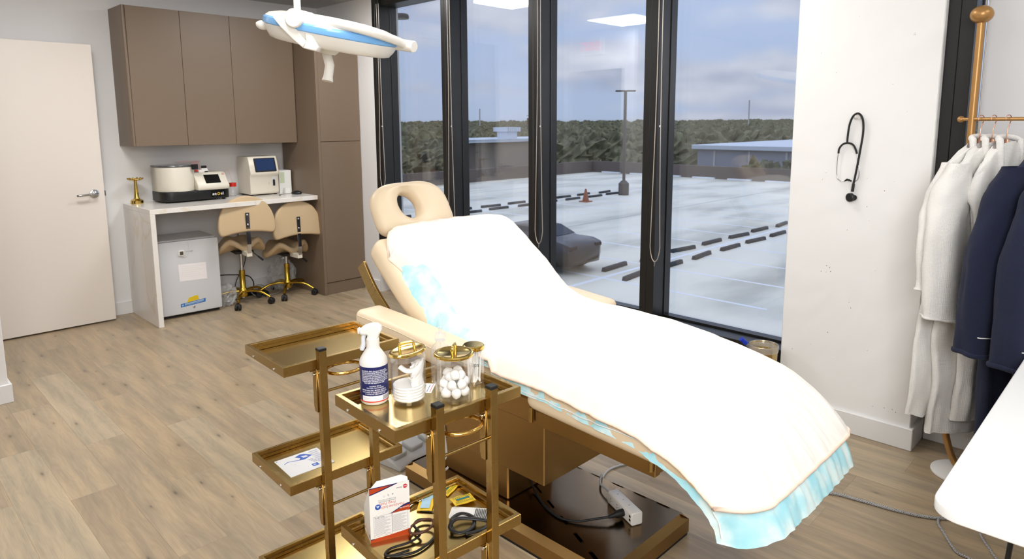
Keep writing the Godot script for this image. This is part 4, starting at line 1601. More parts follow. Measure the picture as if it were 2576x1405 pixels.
func make_stool(label: String, at: Vector3, _turn: float, seat_y: float, col_y: float, face: float):
	# local z points to the stool's back, which faces the room
	var t = thing("saddle_stool", label, "stool", at, deg_to_rad(face), "saddle stools at the counter")
	var s := S()
	lathe(s, [[0.0, 0.06], [0.030, 0.06], [0.036, 0.07], [0.036, 0.125], [0.028, 0.135], [0.0245, 0.14], [0.0245, col_y], [0.0, col_y]], 22)
	part(t, "gas_column", s, M["gold_chair"])
	s = S()
	cyl(s, Vector3(0, col_y, 0), Vector3(0, seat_y, 0), 0.0135, 16)
	part(t, "piston", s, M["chrome"])
	s = S()
	cyl(s, Vector3(0, 0.045, 0), Vector3(0, 0.06, 0), 0.012, 12)
	part(t, "bolt", s, M["chrome"])
	for k in 5:
		var a := deg_to_rad(72.0 * k + 38.0 - face)
		var e := Vector3(sin(a), 0, cos(a))
		s = S()
		tube(s, catmull([e * 0.02 + Vector3.UP * 0.105, e * 0.09 + Vector3.UP * 0.113, e * 0.165 + Vector3.UP * 0.103, e * 0.215 + Vector3.UP * 0.078, e * 0.245 + Vector3.UP * 0.060], 5), [0.016, 0.016, 0.016, 0.016, 0.016, 0.016, 0.0155, 0.015, 0.015, 0.0145, 0.014, 0.014, 0.014, 0.0135, 0.013, 0.013, 0.0125, 0.012, 0.012, 0.012, 0.012], 10, false, 0.72)
		var leg := part(t, "leg", s, M["gold_chair"])
		for q in [0.19, 0.232]:
			s = S()
			var yy := 0.100 if q < 0.2 else 0.079
			cyl(s, e * q + Vector3.UP * (yy - 0.004), e * q + Vector3.UP * (yy + 0.003), 0.0055, 8)
			part(leg, "rivet", s, M["gold_chair"])
		s = S()
		cyl(s, e * 0.248 + Vector3.UP * 0.04, e * 0.248 + Vector3.UP * 0.062, 0.006, 8)
		var side := Vector3(e.z, 0, -e.x)
		for sg in [-1.0, 1.0]:
			cyl(s, e * 0.252 + side * 0.004 * sg + Vector3.UP * 0.0255, e * 0.252 + side * 0.024 * sg + Vector3.UP * 0.0255, 0.0255, 16, 0.004)
		bc(s, Vector3(0, 0.042, 0), Vector3(0.048, 0.022, 0.036), 0.008, Transform3D(Basis(side, Vector3.UP, e), e * 0.25))
		part(t, "caster", s, M["black_rubber"])
	s = S()
	bb(s, Vector3(-0.075, seat_y, -0.06), Vector3(0.075, seat_y + 0.022, 0.12), 0.004)
	part(t, "mechanism", s, M["black_plastic"])
	s = S()
	tube(s, [Vector3(0.06, seat_y + 0.008, 0.03), Vector3(0.10, seat_y - 0.02, 0.05), Vector3(0.135, seat_y - 0.055, 0.06)], 0.004, 8)
	tube(s, [Vector3(0.125, seat_y - 0.045, 0.057), Vector3(0.165, seat_y - 0.085, 0.07)], [0.007, 0.009], 10)
	part(t, "height_lever", s, M["black_plastic"])
	# saddle seat: high raised sides, a channel in the middle and a drooping front
	s = S()
	var top := func(u: float, v: float) -> Vector3:
		var a := u * TAU
		var r := v
		var x := cos(a) * r
		var z := -sin(a) * r
		var wide := 0.20 * (1.0 - 0.28 * smoothstep(0.1, 1.0, -z))
		var px := x * wide
		var pz := z * 0.17 - 0.01
		var up := 0.075 + 0.05 * smoothstep(0.0, 1.0, z) * smoothstep(0.05, 0.8, absf(x) * 1.2) + 0.03 * smoothstep(0.1, 1.0, -z) - 0.055 * smoothstep(0.55, 1.0, absf(x)) - 0.02 * exp(-x * x * 14.0)
		up += 0.018 * (1.0 - r * r)
		return Vector3(px, seat_y + 0.018 + up, pz)
	grid(s, 40, 10, func(u, v): return top.call(u, v * 0.96), true, false, 0)
	grid(s, 40, 5, func(u, v):
		var p: Vector3 = top.call(u, 0.96)
		var c := Vector3(0, p.y, -0.01)
		var out := (p - c).normalized()
		var ang: float = v * PI
		return p + out * 0.016 * sin(ang) - Vector3.UP * 0.026 * (1.0 - cos(ang)), true, false, 0)
	grid(s, 40, 4, func(u, v):
		var p: Vector3 = top.call(u, 0.96)
		var q := p - Vector3.UP * 0.052
		return q.lerp(Vector3(p.x * 0.3, seat_y + 0.02, p.z * 0.3), v), true, false, 1)
	part(t, "seat", s, M["vinyl_beige"])
	# backrest on a bent flat bar
	var by := seat_y + 0.32
	s = S()
	var o := PackedVector2Array()
	for p in catmull([Vector2(-0.196, -0.10), Vector2(-0.20, -0.05), Vector2(-0.182, 0.035), Vector2(-0.128, 0.115), Vector2(-0.04, 0.152), Vector2(0.04, 0.152), Vector2(0.128, 0.115), Vector2(0.182, 0.035), Vector2(0.20, -0.05), Vector2(0.196, -0.10), Vector2(0.172, -0.122), Vector2(0.10, -0.110), Vector2(0.0, -0.102), Vector2(-0.10, -0.110), Vector2(-0.172, -0.122)], 4, true):
		o.append(p * Vector2(1.14, 1.14))
	o.reverse()
	var bx := Transform3D(Basis(Vector3.RIGHT, deg_to_rad(-7.0)), Vector3(0, by, 0.235))
	slab(s, o, -0.03, 0.018, 0.02, 0.014, 4, bx)
	part(t, "backrest", s, M["vinyl_beige"])
	s = S()
	var bar := [Vector3(0, seat_y + 0.012, 0.06), Vector3(0, seat_y + 0.010, 0.245), Vector3(0, seat_y + 0.028, 0.262), Vector3(0, seat_y + 0.10, 0.266), Vector3(0, seat_y + 0.205, 0.262), Vector3(0, by - 0.08, 0.262), Vector3(0, by + 0.04, 0.2585)]
	for i in bar.size() - 1:
		var d: Vector3 = (bar[i + 1] - bar[i]).normalized()
		var xf := Transform3D(Basis(Vector3.RIGHT, d, Vector3.RIGHT.cross(d)), bar[i])
		bb(s, Vector3(-0.0165, -0.002, -0.0025), Vector3(0.0165, (bar[i + 1] - bar[i]).length() + 0.002, 0.0025), 0.0008, xf)
	part(t, "back_bar", s, M["chrome"])
	s = S()
	bb(s, Vector3(-0.022, seat_y - 0.005, 0.10), Vector3(0.022, seat_y + 0.035, 0.262), 0.003)
	part(t, "bar_clamp", s, M["cream_plastic"])
	for y in [by - 0.055, by + 0.025]:
		s = S()
		ball(s, Vector3(0, y, 0.265), Vector3(0.0075, 0.0075, 0.004), 10)
		part(t, "screw", s, M["chrome"])

# ------------------------------------------------------------------ treatment chair
const BX := 1.90

# a cushion along a path of [z, y] (underside), width and thickness, with rounded edges
func cushion(s: SurfaceTool, path: Array, x0: float, x1: float, thick: float, round_: float):
	var pts := catmull(path, 8)
	var n := pts.size()
	var ring := func(i: int, sc: float) -> Array:
		var a: Vector2 = pts[maxi(i - 1, 0)]
		var b: Vector2 = pts[mini(i + 1, n - 1)]
		var d := (b - a).normalized()
		var nn := Vector2(-d.y, d.x)
		if nn.y < 0:
			nn = -nn
		var out := []
		for p in rrect((x1 - x0) * 1.0 - (1.0 - sc) * 2.0 * round_, thick - (1.0 - sc) * 2.0 * round_ * 0.9, round_ * maxf(sc, 0.05), 5):
			var c: Vector2 = pts[i] + nn * (thick * 0.5 + p.y)
			out.append(Vector3((x0 + x1) * 0.5 + p.x, c.y, c.x))
		return out
	var rings := []
	var da: Vector2 = (pts[0] - pts[1]).normalized()
	var db: Vector2 = (pts[n - 1] - pts[n - 2]).normalized()
	for k in 4:
		var a := PI / 2 * k / 4.0
		var r: Array = ring.call(0, sin(a))
		rings.append(r.map(func(v): return v + Vector3(0, da.y, da.x) * round_ * cos(a)))
	for i in n:
		rings.append(ring.call(i, 1.0))
	for k in range(1, 5):
		var a := PI / 2 * k / 4.0
		var r: Array = ring.call(n - 1, cos(a))
		rings.append(r.map(func(v): return v + Vector3(0, db.y, db.x) * round_ * sin(a)))
	s.set_smooth_group(0)
	var fwd: bool = pts[n - 1].x > pts[0].x
	for i in rings.size() - 1:
		var A: Array = rings[i]
		var B: Array = rings[i + 1]
		for j in A.size():
			var j2 := (j + 1) % A.size()
			if fwd:
				q4(s, A[j], A[j2], B[j2], B[j])
			else:
				q4(s, A[j], B[j], B[j2], A[j2])
	for e in [rings[0], rings[-1]]:
		var dd := Vector3(0, da.y, da.x) if e == rings[0] else Vector3(0, db.y, db.x)
		for j in range(1, e.size() - 1):
			cap_tri(s, e[0], e[j], e[j + 1], dd)

func build_bed():
	var s: SurfaceTool
	var t = placed("treatment_chair", "cream vinyl reclining treatment chair with face hole on a bronze base", "treatment chair", Vector3(BX, 0, -1.7))
	# base plate with a wide bevel
	s = S()
	slab(s, rrect(0.50, 1.08, 0.006, 2), 0.0, 0.012, 0.0, 0.0, 1, flat_at(Vector3(1.875, 0.0, -1.71)))
	part(t, "floor_pad", s, M["black_rubber"])
	s = S()
	var lo := rrect(0.505, 1.085, 0.003, 1)
	s.set_smooth_group(-1)
	var c := Vector3(1.875, 0, -1.71)
	var r0 := []
	var r1 := []
	var r2 := []
	for p in lo:
		r0.append(c + Vector3(p.x, 0.012, -p.y))
		r1.append(c + Vector3(p.x, 0.062, -p.y))
	for p in inset(lo, 0.026):
		r2.append(c + Vector3(p.x, 0.082, -p.y))
	for i in lo.size():
		var j := (i + 1) % lo.size()
		q4(s, r0[i], r0[j], r1[j], r1[i])
		q4(s, r1[i], r1[j], r2[j], r2[i])
	part(t, "base_rim", s, M["bronze"])
	s = S()
	s.set_smooth_group(-1)
	for i in range(1, r2.size() - 1):
		t3(s, r2[0], r2[i], r2[i + 1])
	part(t, "base_plate", s, M["bronze_dark"], "dark mirror-like bronze plate")
	# lift column and its wide cover
	s = S()
	bb(s, Vector3(1.72, 0.082, -2.12), Vector3(1.99, 0.50, -1.72), 0.006)
	part(t, "lift_column", s, M["bronze"])
	s = S()
	bb(s, Vector3(1.655, 0.262, -2.14), Vector3(2.06, 0.56, -1.475), 0.003)
	part(t, "column_cover", s, M["bronze"])
	# under-frame rails
	s = S()
	bb(s, Vector3(1.60, 0.515, -2.18), Vector3(2.20, 0.60, -1.46), 0.004)
	part(t, "seat_frame", s, M["bronze"])
	s = S()
	for x in [1.61, 2.17]:
		var d := Vector3(0, -0.012, 0.47).normalized()
		bb(s, Vector3(-0.014, -0.028, 0), Vector3(0.014, 0.024, 0.47), 0.002, Transform3D(Basis(Vector3.RIGHT, d.cross(Vector3.RIGHT), d), Vector3(x, 0.545, -1.46)))
	bb(s, Vector3(1.61, 0.51, -1.02), Vector3(2.17, 0.55, -0.99), 0.002)
	bb(s, Vector3(1.62, 0.535, -1.46), Vector3(2.16, 0.555, -1.0), 0.002)
	part(t, "leg_frame", s, M["bronze"])
	for z in [-1.475, -1.0]:
		s = S()
		cyl(s, Vector3(1.588, 0.525, z), Vector3(1.588, 0.58, z), 0.008, 12)
		part(t, "hinge_pin", s, M["brass"])
	# cushions
	s = S()
	cushion(s, [Vector2(-2.02, 0.615), Vector2(-1.75, 0.61), Vector2(-1.50, 0.60)], 1.58, 2.235, 0.125, 0.035)
	part(t, "seat_cushion", s, M["vinyl"])
	s = S()
	cushion(s, [Vector2(-1.455, 0.575), Vector2(-1.2, 0.563), Vector2(-0.98, 0.552), Vector2(-0.92, 0.540), Vector2(-0.86, 0.522)], 1.564, 2.235, 0.11, 0.035)
	part(t, "leg_cushion", s, M["vinyl"])
	s = S()
	cushion(s, [Vector2(-2.015, 0.66), Vector2(-2.14, 0.735), Vector2(-2.27, 0.835), Vector2(-2.40, 0.95)], 1.575, 2.24, 0.115, 0.045)
	part(t, "back_cushion", s, M["vinyl"])
	s = S()
	for i in 2:
		var x: float = [1.578, 2.225][i]
		var pts := catmull([Vector3(x, 0.60, -2.06), Vector3(x, 0.70, -2.22), Vector3(x, 0.82, -2.37), Vector3(x, 0.93, -2.46)], 6)
		for k in pts.size() - 1:
			var d: Vector3 = (pts[k + 1] - pts[k]).normalized()
			bb(s, Vector3(-0.006, -0.001, -0.03), Vector3(0.006, (pts[k + 1] - pts[k]).length() + 0.001, 0.03), 0.001, Transform3D(Basis(Vector3.RIGHT, d, Vector3.RIGHT.cross(d)), pts[k]))
	part(t, "back_frame", s, M["brass"])
	# headrest: arched slab with an oval face hole
	var tilt := atan2(0.215, 0.125)
	var up := Vector3(0, sin(tilt), -cos(tilt))
	var face := Vector3(0, cos(tilt), sin(tilt))
	var hx := Transform3D(Basis(Vector3.RIGHT, up, face), Vector3(1.885, 1.015, -2.475))
	s = S()
	head_cushion(s, hx)
	part(t, "headrest", s, M["vinyl"])
	s = S()
	rod(s, Vector3(1.83, 0.93, -2.46), Vector3(1.83, 1.08, -2.54), 0.007, 8)
	rod(s, Vector3(1.96, 0.93, -2.46), Vector3(1.96, 1.08, -2.54), 0.007, 8)
	part(t, "headrest_post", s, M["chrome"])
	# armrests
	for i in 2:
		s = S()
		var x0: float = [1.425, 2.262][i]
		var x1: float = [1.555, 2.385][i]
		cushion(s, [Vector2(-2.27, 0.705), Vector2(-2.0, 0.695), Vector2(-1.72, 0.675)], x0, x1, 0.09, 0.028)
		var pad := part(t, "armrest", s, M["vinyl"])
		s = S()
		var xs: float = x0 + 0.001 if i == 0 else x1 - 0.001
		tube(s, [Vector3(xs, 0.775, -2.27), Vector3(xs, 0.765, -2.0), Vector3(xs, 0.742, -1.72)], 0.0016, 6)
		part(pad, "piping", s, M["vinyl"])
		s = S()
		bb(s, Vector3(x0 + 0.03, 0.54, -2.05), Vector3(x1 - 0.03, 0.70, -1.98), 0.004)
		bb(s, Vector3(minf(x0 + 0.03, 2.19), 0.54, -2.05), Vector3(maxf(x1 - 0.03, 1.61), 0.57, -1.98), 0.004)
		part(t, "arm_bracket", s, M["bronze"])
	O = Vector3.ZERO

func head_cushion(s: SurfaceTool, xf: Transform3D):
	var N := 56
	var outer := func(a: float) -> Vector2:
		# arch: straight bottom, sides that taper a little, round top
		var ca := cos(a)
		var sa := sin(a)
		var w := 0.212 - 0.022 * maxf(sa, 0.0)
		var e := 2.0 / (3.2 if sa > 0 else 6.0)
		return Vector2(w * signf(ca) * pow(absf(ca), e), 0.127 + (0.128 if sa > 0 else 0.127) * signf(sa) * pow(absf(sa), e))
	var inner := func(a: float) -> Vector2: return Vector2(-0.024 + 0.056 * cos(a), 0.135 + 0.064 * sin(a))
	var T := 0.075
	var rows := []
	# around the cross-section: inner wall up, over the top, outer wall down, under
	for k in 20:
		var v := k / 20.0
		var row := []
		for i in N:
			var a := TAU * i / N
			var o: Vector2 = outer.call(a)
			var q: Vector2 = inner.call(a)
			var f: float
			var z: float
			var r := 0.022
			var dir := (o - q).normalized()
			var L := (o - q).length()
			var per := v * 20.0
			if per < 5.0:       # inner rim rounding
				var an := PI * per / 5.0
				f = r - r * sin(an)
				z = T * 0.5 - (T * 0.5) * cos(an)
				f = r * (1.0 - sin(an))
			elif per < 10.0:    # top face
				f = lerpf(r, L - 0.03, (per - 5.0) / 5.0)
				z = T + 0.008 * sin(PI * (per - 5.0) / 5.0)
			elif per < 15.0:    # outer rim
				var an := PI * (per - 10.0) / 5.0
				f = L - 0.03 * (1.0 - sin(an))
				z = T * 0.5 + T * 0.5 * cos(an)
			else:
				f = lerpf(L - 0.03, r, (per - 15.0) / 5.0)
				z = 0.0
			var p := q + dir * f
			row.append(xf * Vector3(p.x, p.y, z))
		rows.append(row)
	s.set_smooth_group(0)
	for k in rows.size():
		var A: Array = rows[k]
		var B: Array = rows[(k + 1) % rows.size()]
		for i in N:
			var j := (i + 1) % N
			q4(s, A[i], B[i], B[j], A[j])

# ------------------------------------------------------------------ linen over the chair
func build_bed_linen():
	# crest of the cover along the chair: [z, y]
	var crest := [Vector2(-2.435, 1.035), Vector2(-2.38, 1.075), Vector2(-2.28, 1.078), Vector2(-2.17, 1.015), Vector2(-2.05, 0.925), Vector2(-1.94, 0.848), Vector2(-1.84, 0.797), Vector2(-1.70, 0.778), Vector2(-1.50, 0.776), Vector2(-1.34, 0.772), Vector2(-1.08, 0.742), Vector2(-0.90, 0.704), Vector2(-0.79, 0.648), Vector2(-0.705, 0.578), Vector2(-0.655, 0.51), Vector2(-0.632, 0.452), Vector2(-0.622, 0.42)]
	var path := catmull(crest, 8)
	var lens := [0.0]
	for i in range(1, path.size()):
		lens.append(lens[-1] + (path[i] - path[i - 1]).length())
	var total: float = lens[-1]
	var at := func(d: float) -> Array:
		d = clampf(d, 0.0, total - 0.0001)
		var i := 0
		while i < lens.size() - 2 and lens[i + 1] < d:
			i += 1
		var f: float = (d - lens[i]) / maxf(lens[i + 1] - lens[i], 1e-6)
		var p: Vector2 = path[i].lerp(path[i + 1], f)
		var a: Vector2 = path[maxi(i - 3, 0)]
		var b: Vector2 = path[mini(i + 4, path.size() - 1)]
		var tdir := (b - a).normalized()
		return [p, Vector2(-tdir.y, tdir.x)]
	var n := FastNoiseLite.new()
	n.seed = 17
	n.frequency = 1.0
	n.fractal_octaves = 3
	var n2 := FastNoiseLite.new()
	n2.seed = 19
	n2.frequency = 1.0
	n2.fractal_octaves = 2
	# one layer: from d0 to d1 along the crest, half widths, how far its sides drop and how much it is lifted
	var layer := func(u: float, v: float, d0: float, d1: float, hw: float, drop: float, lift: float, xc: float, wr: float, corner: float) -> Vector3:
		var d := lerpf(d0 + 0.05 * pow(1.0 - u, 2.0), d1, v)
		xc += 0.045 * (1.0 - smoothstep(0.22, 0.42, d / total))
		var res: Array = at.call(d)
		var p: Vector2 = res[0]
		var nn: Vector2 = res[1]
		var k := u * 2.0 - 1.0
		var ak := absf(k)
		var e := clampf((ak - 0.70) / 0.30, 0.0, 1.0)
		var dr := drop
		if k < 0 and d < total * 0.44:
			dr *= lerpf(0.92, 0.62, smoothstep(0.25, 0.44, d / total))
		var back := smoothstep(0.10, 0.20, d / total) * (1.0 - smoothstep(0.33, 0.43, d / total))
		var fall := dr * (1.0 - sqrt(maxf(0.0, 1.0 - e * e * 0.998)))
		var x := xc + hw * k * (1.0 - 0.03 * e * e)
		if k < 0.0:
			x += (0.032 if lift > 0.0 else -0.022) * back * k * k
		if corner > 0.0:
			# rounded corners at head and foot: pull the corners in along the path
			var c := corner if v < 0.5 else corner * 0.6
			var q := clampf((ak - (1.0 - c / hw)) / (c / hw), 0.0, 1.0)
			var pull := c * (1.0 - sqrt(maxf(0.0, 1.0 - q * q)))
			var dd := clampf(d, d0 + pull, d1 - pull * 0.75)
			if dd != d:
				res = at.call(dd)
				p = res[0]
				nn = res[1]
		var w1 := n.get_noise_2d(x * 9.0 + d * 2.0, d * 2.6)
		var w2 := n2.get_noise_2d(x * 26.0, d * 3.4 + 20.0)
		var w := wr * (w1 * 1.0 + w2 * 0.45 * (1.0 + 1.5 * e + smoothstep(0.72, 1.0, d / total)))
		p += nn * (lift + w - fall + 0.012 * (1.0 - k * k))
		# a slight overhang outwards where the sides hang
		return Vector3(x + signf(k) * (0.018 if lift > 0.0 else 0.008) * e * e + 0.006 * n2.get_noise_2d(d * 14.0, k * 3.0) * e, p.y, p.x)
	# aqua sheet
	var s := S()
	O = Vector3(1.92, 0.55, -1.5)
	var hw := 0.367
	grid(s, 70, 150, func(u, v): return layer.call(u, v, 0.055, total * 0.985, hw, 0.142, -0.012, 1.925, 0.006, 0.04), false, false, 0)
	var sheet := solo("disposable_sheet", s, M["aqua_sheet"], "pale aqua disposable sheet hanging round the treatment chair's edges", "sheet", O)
	# its elastic hem
	s = S()
	var hem := []
	for k in 90:
		var v := 0.30 + 0.70 * k / 89.0
		hem.append(layer.call(0.001, v, 0.055, total * 0.985, hw, 0.142, -0.010, 1.925, 0.006, 0.04) + Vector3(-0.001, 0.012 + 0.016 * sin(v * 9.0), 0))
	O = sheet.position
	tube(s, hem, 0.0022, 6)
	part(sheet, "elastic_hem", s, M["white_elastic"], "white gathered elastic thread")
	# thick cream pad with a peach hem
	s = S()
	var pd0 := 0.06
	var pd1 := total * 0.94
	var phw := 0.374
	var pdrop := 0.108
	O = Vector3(1.92, 0.56, -1.5)
	grid(s, 80, 170, func(u, v): return layer.call(u, v, pd0, pd1, phw, pdrop, 0.006, 1.93, 0.0050, 0.16), false, false, 0)
	var pad := solo("fleece_pad", s, M["fleece"], "thick cream fleece pad spread along the treatment chair", "bed pad", O)
	s = S()
	var rim := []
	for k in 130:
		rim.append(layer.call(0.0, k / 129.0, pd0, pd1, phw, pdrop, 0.004, 1.93, 0.005, 0.16))
	for k in range(1, 60):
		rim.append(layer.call(k / 60.0, 1.0, pd0, pd1, phw, pdrop, 0.004, 1.93, 0.005, 0.16))
	for k in 130:
		rim.append(layer.call(1.0, 1.0 - k / 129.0, pd0, pd1, phw, pdrop, 0.004, 1.93, 0.005, 0.16))
	for k in range(1, 60):
		rim.append(layer.call(1.0 - k / 60.0, 0.0, pd0, pd1, phw, pdrop, 0.004, 1.93, 0.005, 0.16))
	tube(s, rim, 0.0065, 8, true)
	part(pad, "hem", s, M["hem"], "peach edge piping")
	O = Vector3.ZERO

# ------------------------------------------------------------------ brass carts
const CART_W := 0.384
const CART_D := 0.280
const TRAYS = [0.85, 0.49, 0.13]

func build_carts():
	make_cart("brushed brass three-tray cart holding jars and a spray bottle", Vector3(1.03, 0, -1.315), deg_to_rad(-3.5))
	make_cart("brushed brass three-tray cart with an empty top tray", Vector3(1.045, 0, -1.868), deg_to_rad(-3.0))

func make_cart(label: String, at: Vector3, turn: float):
	var t = thing("brass_cart", label, "cart", at, turn, "brass carts beside the treatment chair")
	var s: SurfaceTool
	var hw := CART_W / 2
	var hd := CART_D / 2
	for i in TRAYS.size():
		var y: float = TRAYS[i]
		s = S()
		bb(s, Vector3(-hw + 0.004, y - 0.0255, -hd + 0.004), Vector3(hw - 0.004, y - 0.022, hd - 0.004), 0.0)
		var tray := part(t, "tray", s, M["brass_sheet"])
		# rim of square tube with mitred corners and a small inner ledge
		for k in 4:
			var along := hw if k % 2 == 0 else hd
			var across := hd if k % 2 == 0 else hw
			var xf := Transform3D(Basis(Vector3.UP, k * PI / 2), Vector3.ZERO)
			s = S()
			s.set_smooth_group(-1)
			var w := 0.013
			var y0 := y - 0.030
			var b := 0.0012
			# section from outside bottom round to inside
			var sec := [[0.0, y0 + b], [0.0, y - b], [b, y], [w - b, y], [w, y - b], [w, y - 0.011], [w + 0.006, y - 0.0125], [w + 0.006, y - 0.021], [b, y0], [0.0, y0 + b]]
			for q in sec.size() - 1:
				var o0: float = sec[q][0]
				var o1: float = sec[q + 1][0]
				q4(s, xf * Vector3(-along + o0, sec[q][1], across - o0), xf * Vector3(along - o0, sec[q][1], across - o0), xf * Vector3(along - o1, sec[q + 1][1], across - o1), xf * Vector3(-along + o1, sec[q + 1][1], across - o1))
			part(t, "rim_rail", s, M["brass"])
		for z in [-0.075, 0.075]:
			s = S()
			ball(s, Vector3(-hw - 0.001, y - 0.021, z), Vector3(0.0025, 0.0042, 0.0042), 10)
			bc(s, Vector3(-hw - 0.003, y - 0.021, z), Vector3(0.0012, 0.0012, 0.005), 0.0)
			part(tray, "bolt", s, M["chrome"])
	for sx in [-1.0, 1.0]:
		var x: float = 0.082 * sx
		s = S()
		bb(s, Vector3(x - 0.0115, 0.055, hd + 0.0005), Vector3(x + 0.0115, 0.880, hd + 0.0235), 0.0012)
		var post := part(t, "post", s, M["brass"])
		s = S()
		bb(s, Vector3(x - 0.0122, 0.878, hd), Vector3(x + 0.0122, 0.887, hd + 0.0242), 0.0015)
		part(post, "end_cap", s, M["black_plastic"])
		for i in 2:
			var y: float = TRAYS[i]
			s = S()
			var o := PackedVector2Array([Vector2(-0.006, -0.032), Vector2(-0.006, -0.145), Vector2(0.0, -0.16), Vector2(0.016, -0.16), Vector2(0.016, -0.032)])
			o.reverse()
			slab(s, o, -0.0015, 0.0015, 0, 0, 1, Transform3D(Basis(Vector3.BACK, Vector3.UP, Vector3.LEFT), Vector3(x - 0.0135, y, hd - 0.012)))
			bb(s, Vector3(x - 0.03, y - 0.0335, hd - 0.05), Vector3(x - 0.012, y - 0.0305, hd), 0.0)
			part(t, "tray_bracket", s, M["brass"])
			s = S()
			cyl(s, Vector3(x - 0.0155, y - 0.045, hd - 0.006), Vector3(x - 0.021, y - 0.045, hd - 0.006), 0.0055, 6, 0.0008)
			part(t, "bolt", s, M["chrome"])
	# ring holder and cross rod between the posts
	s = S()
	var ring := []
	for k in 40:
		var a := TAU * k / 40.0
		ring.append(Vector3(0.003 + 0.056 * cos(a), 0.798, hd - 0.012 + 0.046 * sin(a)))
	tube(s, ring, 0.0052, 12, true)
	part(t, "ring_holder", s, M["gold_soft"])
	s = S()
	cyl(s, Vector3(0.003, 0.80, hd - 0.058), Vector3(0.003, 0.825, hd - 0.058), 0.004, 8)
	part(t, "ring_stem", s, M["brass"])
	for y in [0.752, 0.392]:
		s = S()
		rod(s, Vector3(-0.075, y, hd + 0.012), Vector3(0.075, y, hd + 0.012), 0.0042, 10)
		part(t, "cross_rod", s, M["brass"])
	for p in [[-0.16, -0.11], [0.16, -0.11], [-0.16, 0.11], [0.16, 0.11]]:
		s = S()
		cyl(s, Vector3(p[0] - 0.008, 0.02, p[1]), Vector3(p[0] + 0.008, 0.02, p[1]), 0.02, 14, 0.003)
		bb(s, Vector3(p[0] - 0.012, 0.03, p[1] - 0.012), Vector3(p[0] + 0.012, 0.10, p[1] + 0.012), 0.003)
		part(t, "caster", s, M["black_rubber"])
	O = Vector3.ZERO

const UP_Y := 0.829
const LOW_Y := 0.4685

